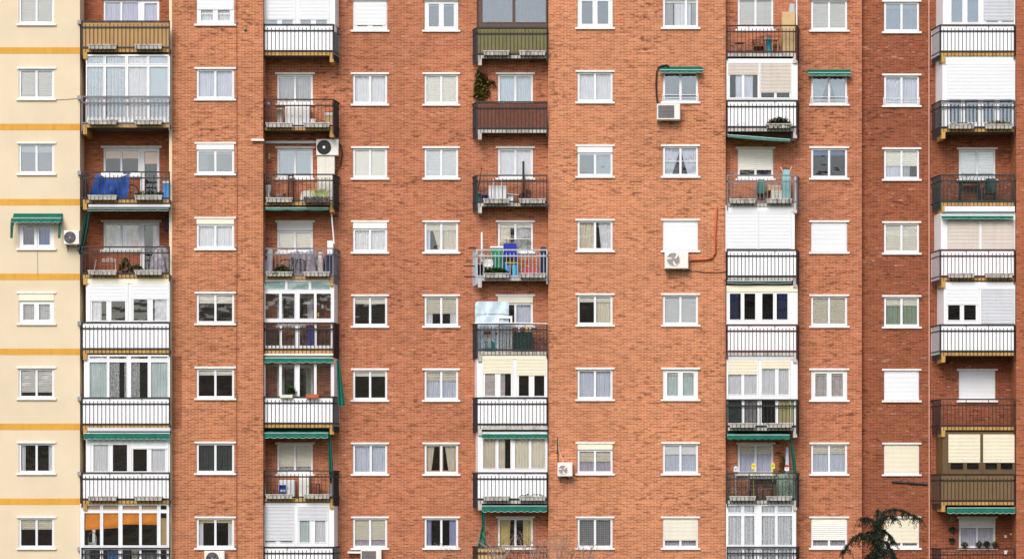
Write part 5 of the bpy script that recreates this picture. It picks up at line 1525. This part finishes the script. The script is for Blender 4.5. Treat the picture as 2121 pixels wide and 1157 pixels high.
# ------------------------------------------------------------------ trees in front, ground, added hill for the reflections
def cedar():
    d = 14.0
    base = (X(1818, d), -d, 0)
    t = thing('cedar_tree', 'dark cedar with drooping boughs rising in front of the red brick', 'tree', base)
    def P(px, py, o=0): return (X(px, d), -d+o, Z(py, d))
    tr = MB(); tr.tube([base, P(1822, 1350), P(1816, 1220), P(1819, 1130), P(1817, 1085), P(1824, 1062)], .19, 10, .035); tr.build('trunk', 'bark', t)
    q = random.Random(3)
    br = [[(1824, 1066, 0), (1838, 1056, .1), (1858, 1054, .2), (1880, 1060, .3), (1897, 1069, .35), (1908, 1074, .4)],
          [(1818, 1090, 0), (1806, 1076, -.1), (1794, 1072, -.2), (1784, 1074, -.25)],
          [(1818, 1082, 0), (1818, 1066, .1), (1818, 1054, .15)],
          [(1816, 1128, 0), (1800, 1110, -.3), (1780, 1104, -.5), (1764, 1112, -.6), (1750, 1130, -.7), (1740, 1146, -.7)],
          [(1819, 1098, 0), (1834, 1098, .3), (1846, 1110, .4), (1853, 1126, .4)],
          [(1819, 1120, 0), (1836, 1122, .2), (1848, 1138, .3), (1856, 1158, .3)],
          [(1818, 1075, 0), (1830, 1070, -.3), (1842, 1068, -.5), (1850, 1076, -.6)],
          [(1818, 1110, 0), (1808, 1100, .4), (1800, 1104, .6), (1794, 1116, .6)]]
    for k in range(26):
        y0 = q.uniform(1140, 1330); a = q.uniform(0, 6.28); l = q.uniform(40, 90)
        br.append([(1818, y0, 0)]+[(1818+math.cos(a)*l*u, y0-12*math.sin(u*2.4)+30*u*u, math.sin(a)*l*u/S) for u in (.3, .6, .85, 1)])
    bm = MB(); nm = MB()
    def needles(p, s=1.):
        for _ in range(5):
            a = q.uniform(0, 6.28); e = q.uniform(-1, .8); l = .075*s*q.uniform(.6, 1.3)
            dx, dy, dz = math.cos(a)*math.cos(e)*l, math.sin(a)*math.cos(e)*l, math.sin(e)*l
            w = .012
            nm.add([(p[0]-w, p[1], p[2]), (p[0]+w, p[1]+w, p[2]), (p[0]+dx, p[1]+dy, p[2]+dz)], [(0, 1, 2)])
    for i, b_ in enumerate(br):
        pts = [P(*p) for p in b_]
        bm.tube(pts, .045, 6, .012)
        if i in (2,): dens = 5
        else: dens = 11
        for s in range(len(pts)-1):
            for k in range(dens):
                u = (k+q.random())/dens
                p = tuple(pts[s][j]+(pts[s+1][j]-pts[s][j])*u for j in range(3))
                # drooping twig
                a = q.uniform(0, 6.28); L_ = q.uniform(.12, .42)
                ox, oy = math.cos(a)*L_*.7, math.sin(a)*L_*.7
                tw = [(p[0]+ox*v, p[1]+oy*v, p[2]+.05*math.sin(v*3)-L_*.75*v*v) for v in (0, .35, .7, 1)]
                bm.tube(tw, .008, 3, .003)
                for v in range(9):
                    f = v/8*3; w0 = min(2, int(f)); w1 = f-w0
                    needles(tuple(tw[w0][j]+(tw[w0+1][j]-tw[w0][j])*w1 for j in range(3)))
        for k in range(26):
            s = q.randrange(len(pts)-1); u = q.random()
            needles(tuple(pts[s][j]+(pts[s+1][j]-pts[s][j])*u+q.uniform(-.04, .04) for j in range(3)), 1.2)
    bm.build('branches', 'bark', t, kind='stuff')
    nm.build('crown', 'needle', t, kind='stuff')
    # dense core along the trunk top
    cm = MB()
    for k in range(2600):
        v = q.random(); py = 1078+v*90; wd = 6+11*v
        p = P(1818+q.gauss(0, wd*.5), py, q.gauss(0, .2))
        nm2 = p; a = q.uniform(0, 6.28); e = q.uniform(-1.2, .5); l = q.uniform(.05, .13)
        cm.add([(p[0]-.014, p[1], p[2]), (p[0]+.014, p[1]+.01, p[2]), (p[0]+math.cos(a)*math.cos(e)*l, p[1]+math.sin(a)*math.cos(e)*l, p[2]+math.sin(e)*l)], [(0, 1, 2)])
    cm.build('inner_foliage', 'needle', t, kind='stuff')
cedar()

def bare_tree(label, cx, top, d, seed, spread, levels=6):
    q = random.Random(seed)
    base = (X(cx, d), -d, 0)
    t = thing('bare_tree', label, 'tree', base)
    zt = Z(top, d)
    tr = MB(); h1 = zt*.5
    tr.tube([base, (base[0]+.1, base[1], h1*.5), (base[0]-.05, base[1]+.05, h1)], .16, 9, .1); tr.build('trunk', 'bark', t)
    tw = MB()
    def grow(p, dr, l, r, lv):
        e = tuple(p[k]+dr[k]*l for k in range(3))
        mid = tuple((p[k]+e[k])/2+q.uniform(-.06, .06)*l for k in range(3))
        if e[2] > zt+q.uniform(-.5, .3): return
        tw.tube([p, mid, e], r, 5 if r > .02 else 3, r*.65)
        if lv == 0: return
        for _ in range(2 if lv > 1 else 3):
            a = q.uniform(0, 6.28); s = q.uniform(.3, .75)
            nd = [dr[0]+math.cos(a)*s*spread, dr[1]+math.sin(a)*s*.8, dr[2]+q.uniform(-.25, .3)]
            n_ = math.sqrt(sum(c*c for c in nd)); nd = [c/n_ for c in nd]
            grow(e, nd, l*q.uniform(.66, .86), r*.62, lv-1)
    for k in range(5):
        a = k*1.26+q.random(); nd = [math.cos(a)*.5*spread, math.sin(a)*.4, .85]
        grow((base[0]-.05, base[1]+.05, h1-.02), nd, zt*.16, .075, levels)
    tw.build('branches', 'bare_twig', t, kind='stuff')
bare_tree('leafless pale-twigged tree in front of the yellow-curtained balcony', 1062, 1086, 9, 4, 1.15)
bare_tree('smaller leafless brown tree in front of the brick bay and mesh-guarded window', 1160, 1104, 7, 9, .75, 5)

g = MB(); g.sheet(lambda u, v: (-600+1200*u, -700+1000*v, 0), 4, 4, False)
mat('grass_ground', (92, 96, 62), .95, .4, .15)
g.build('ground', 'grass_ground', None, kind='structure')
# unseen hill behind the viewer, added and shaped for the panes to mirror
mat('hill_earth', (205, 184, 158), .95, .92, .06)
q = random.Random(2)
def hill(u, v):
    x = -420+840*u; y = -235-200*v
    h = 80*math.sin(min(1, v*1.6)*math.pi/2)*(.75+.18*math.sin(9*u+1)+.12*math.sin(23*u+2)+.05*math.sin(61*u))
    return (x, y, max(0.02, h)*(1 if v > 0 else 0)+(-.3 if v == 0 else 0))
MB().sheet(hill, 90, 24).build('mirrored_hill', 'hill_earth', None, kind='structure')
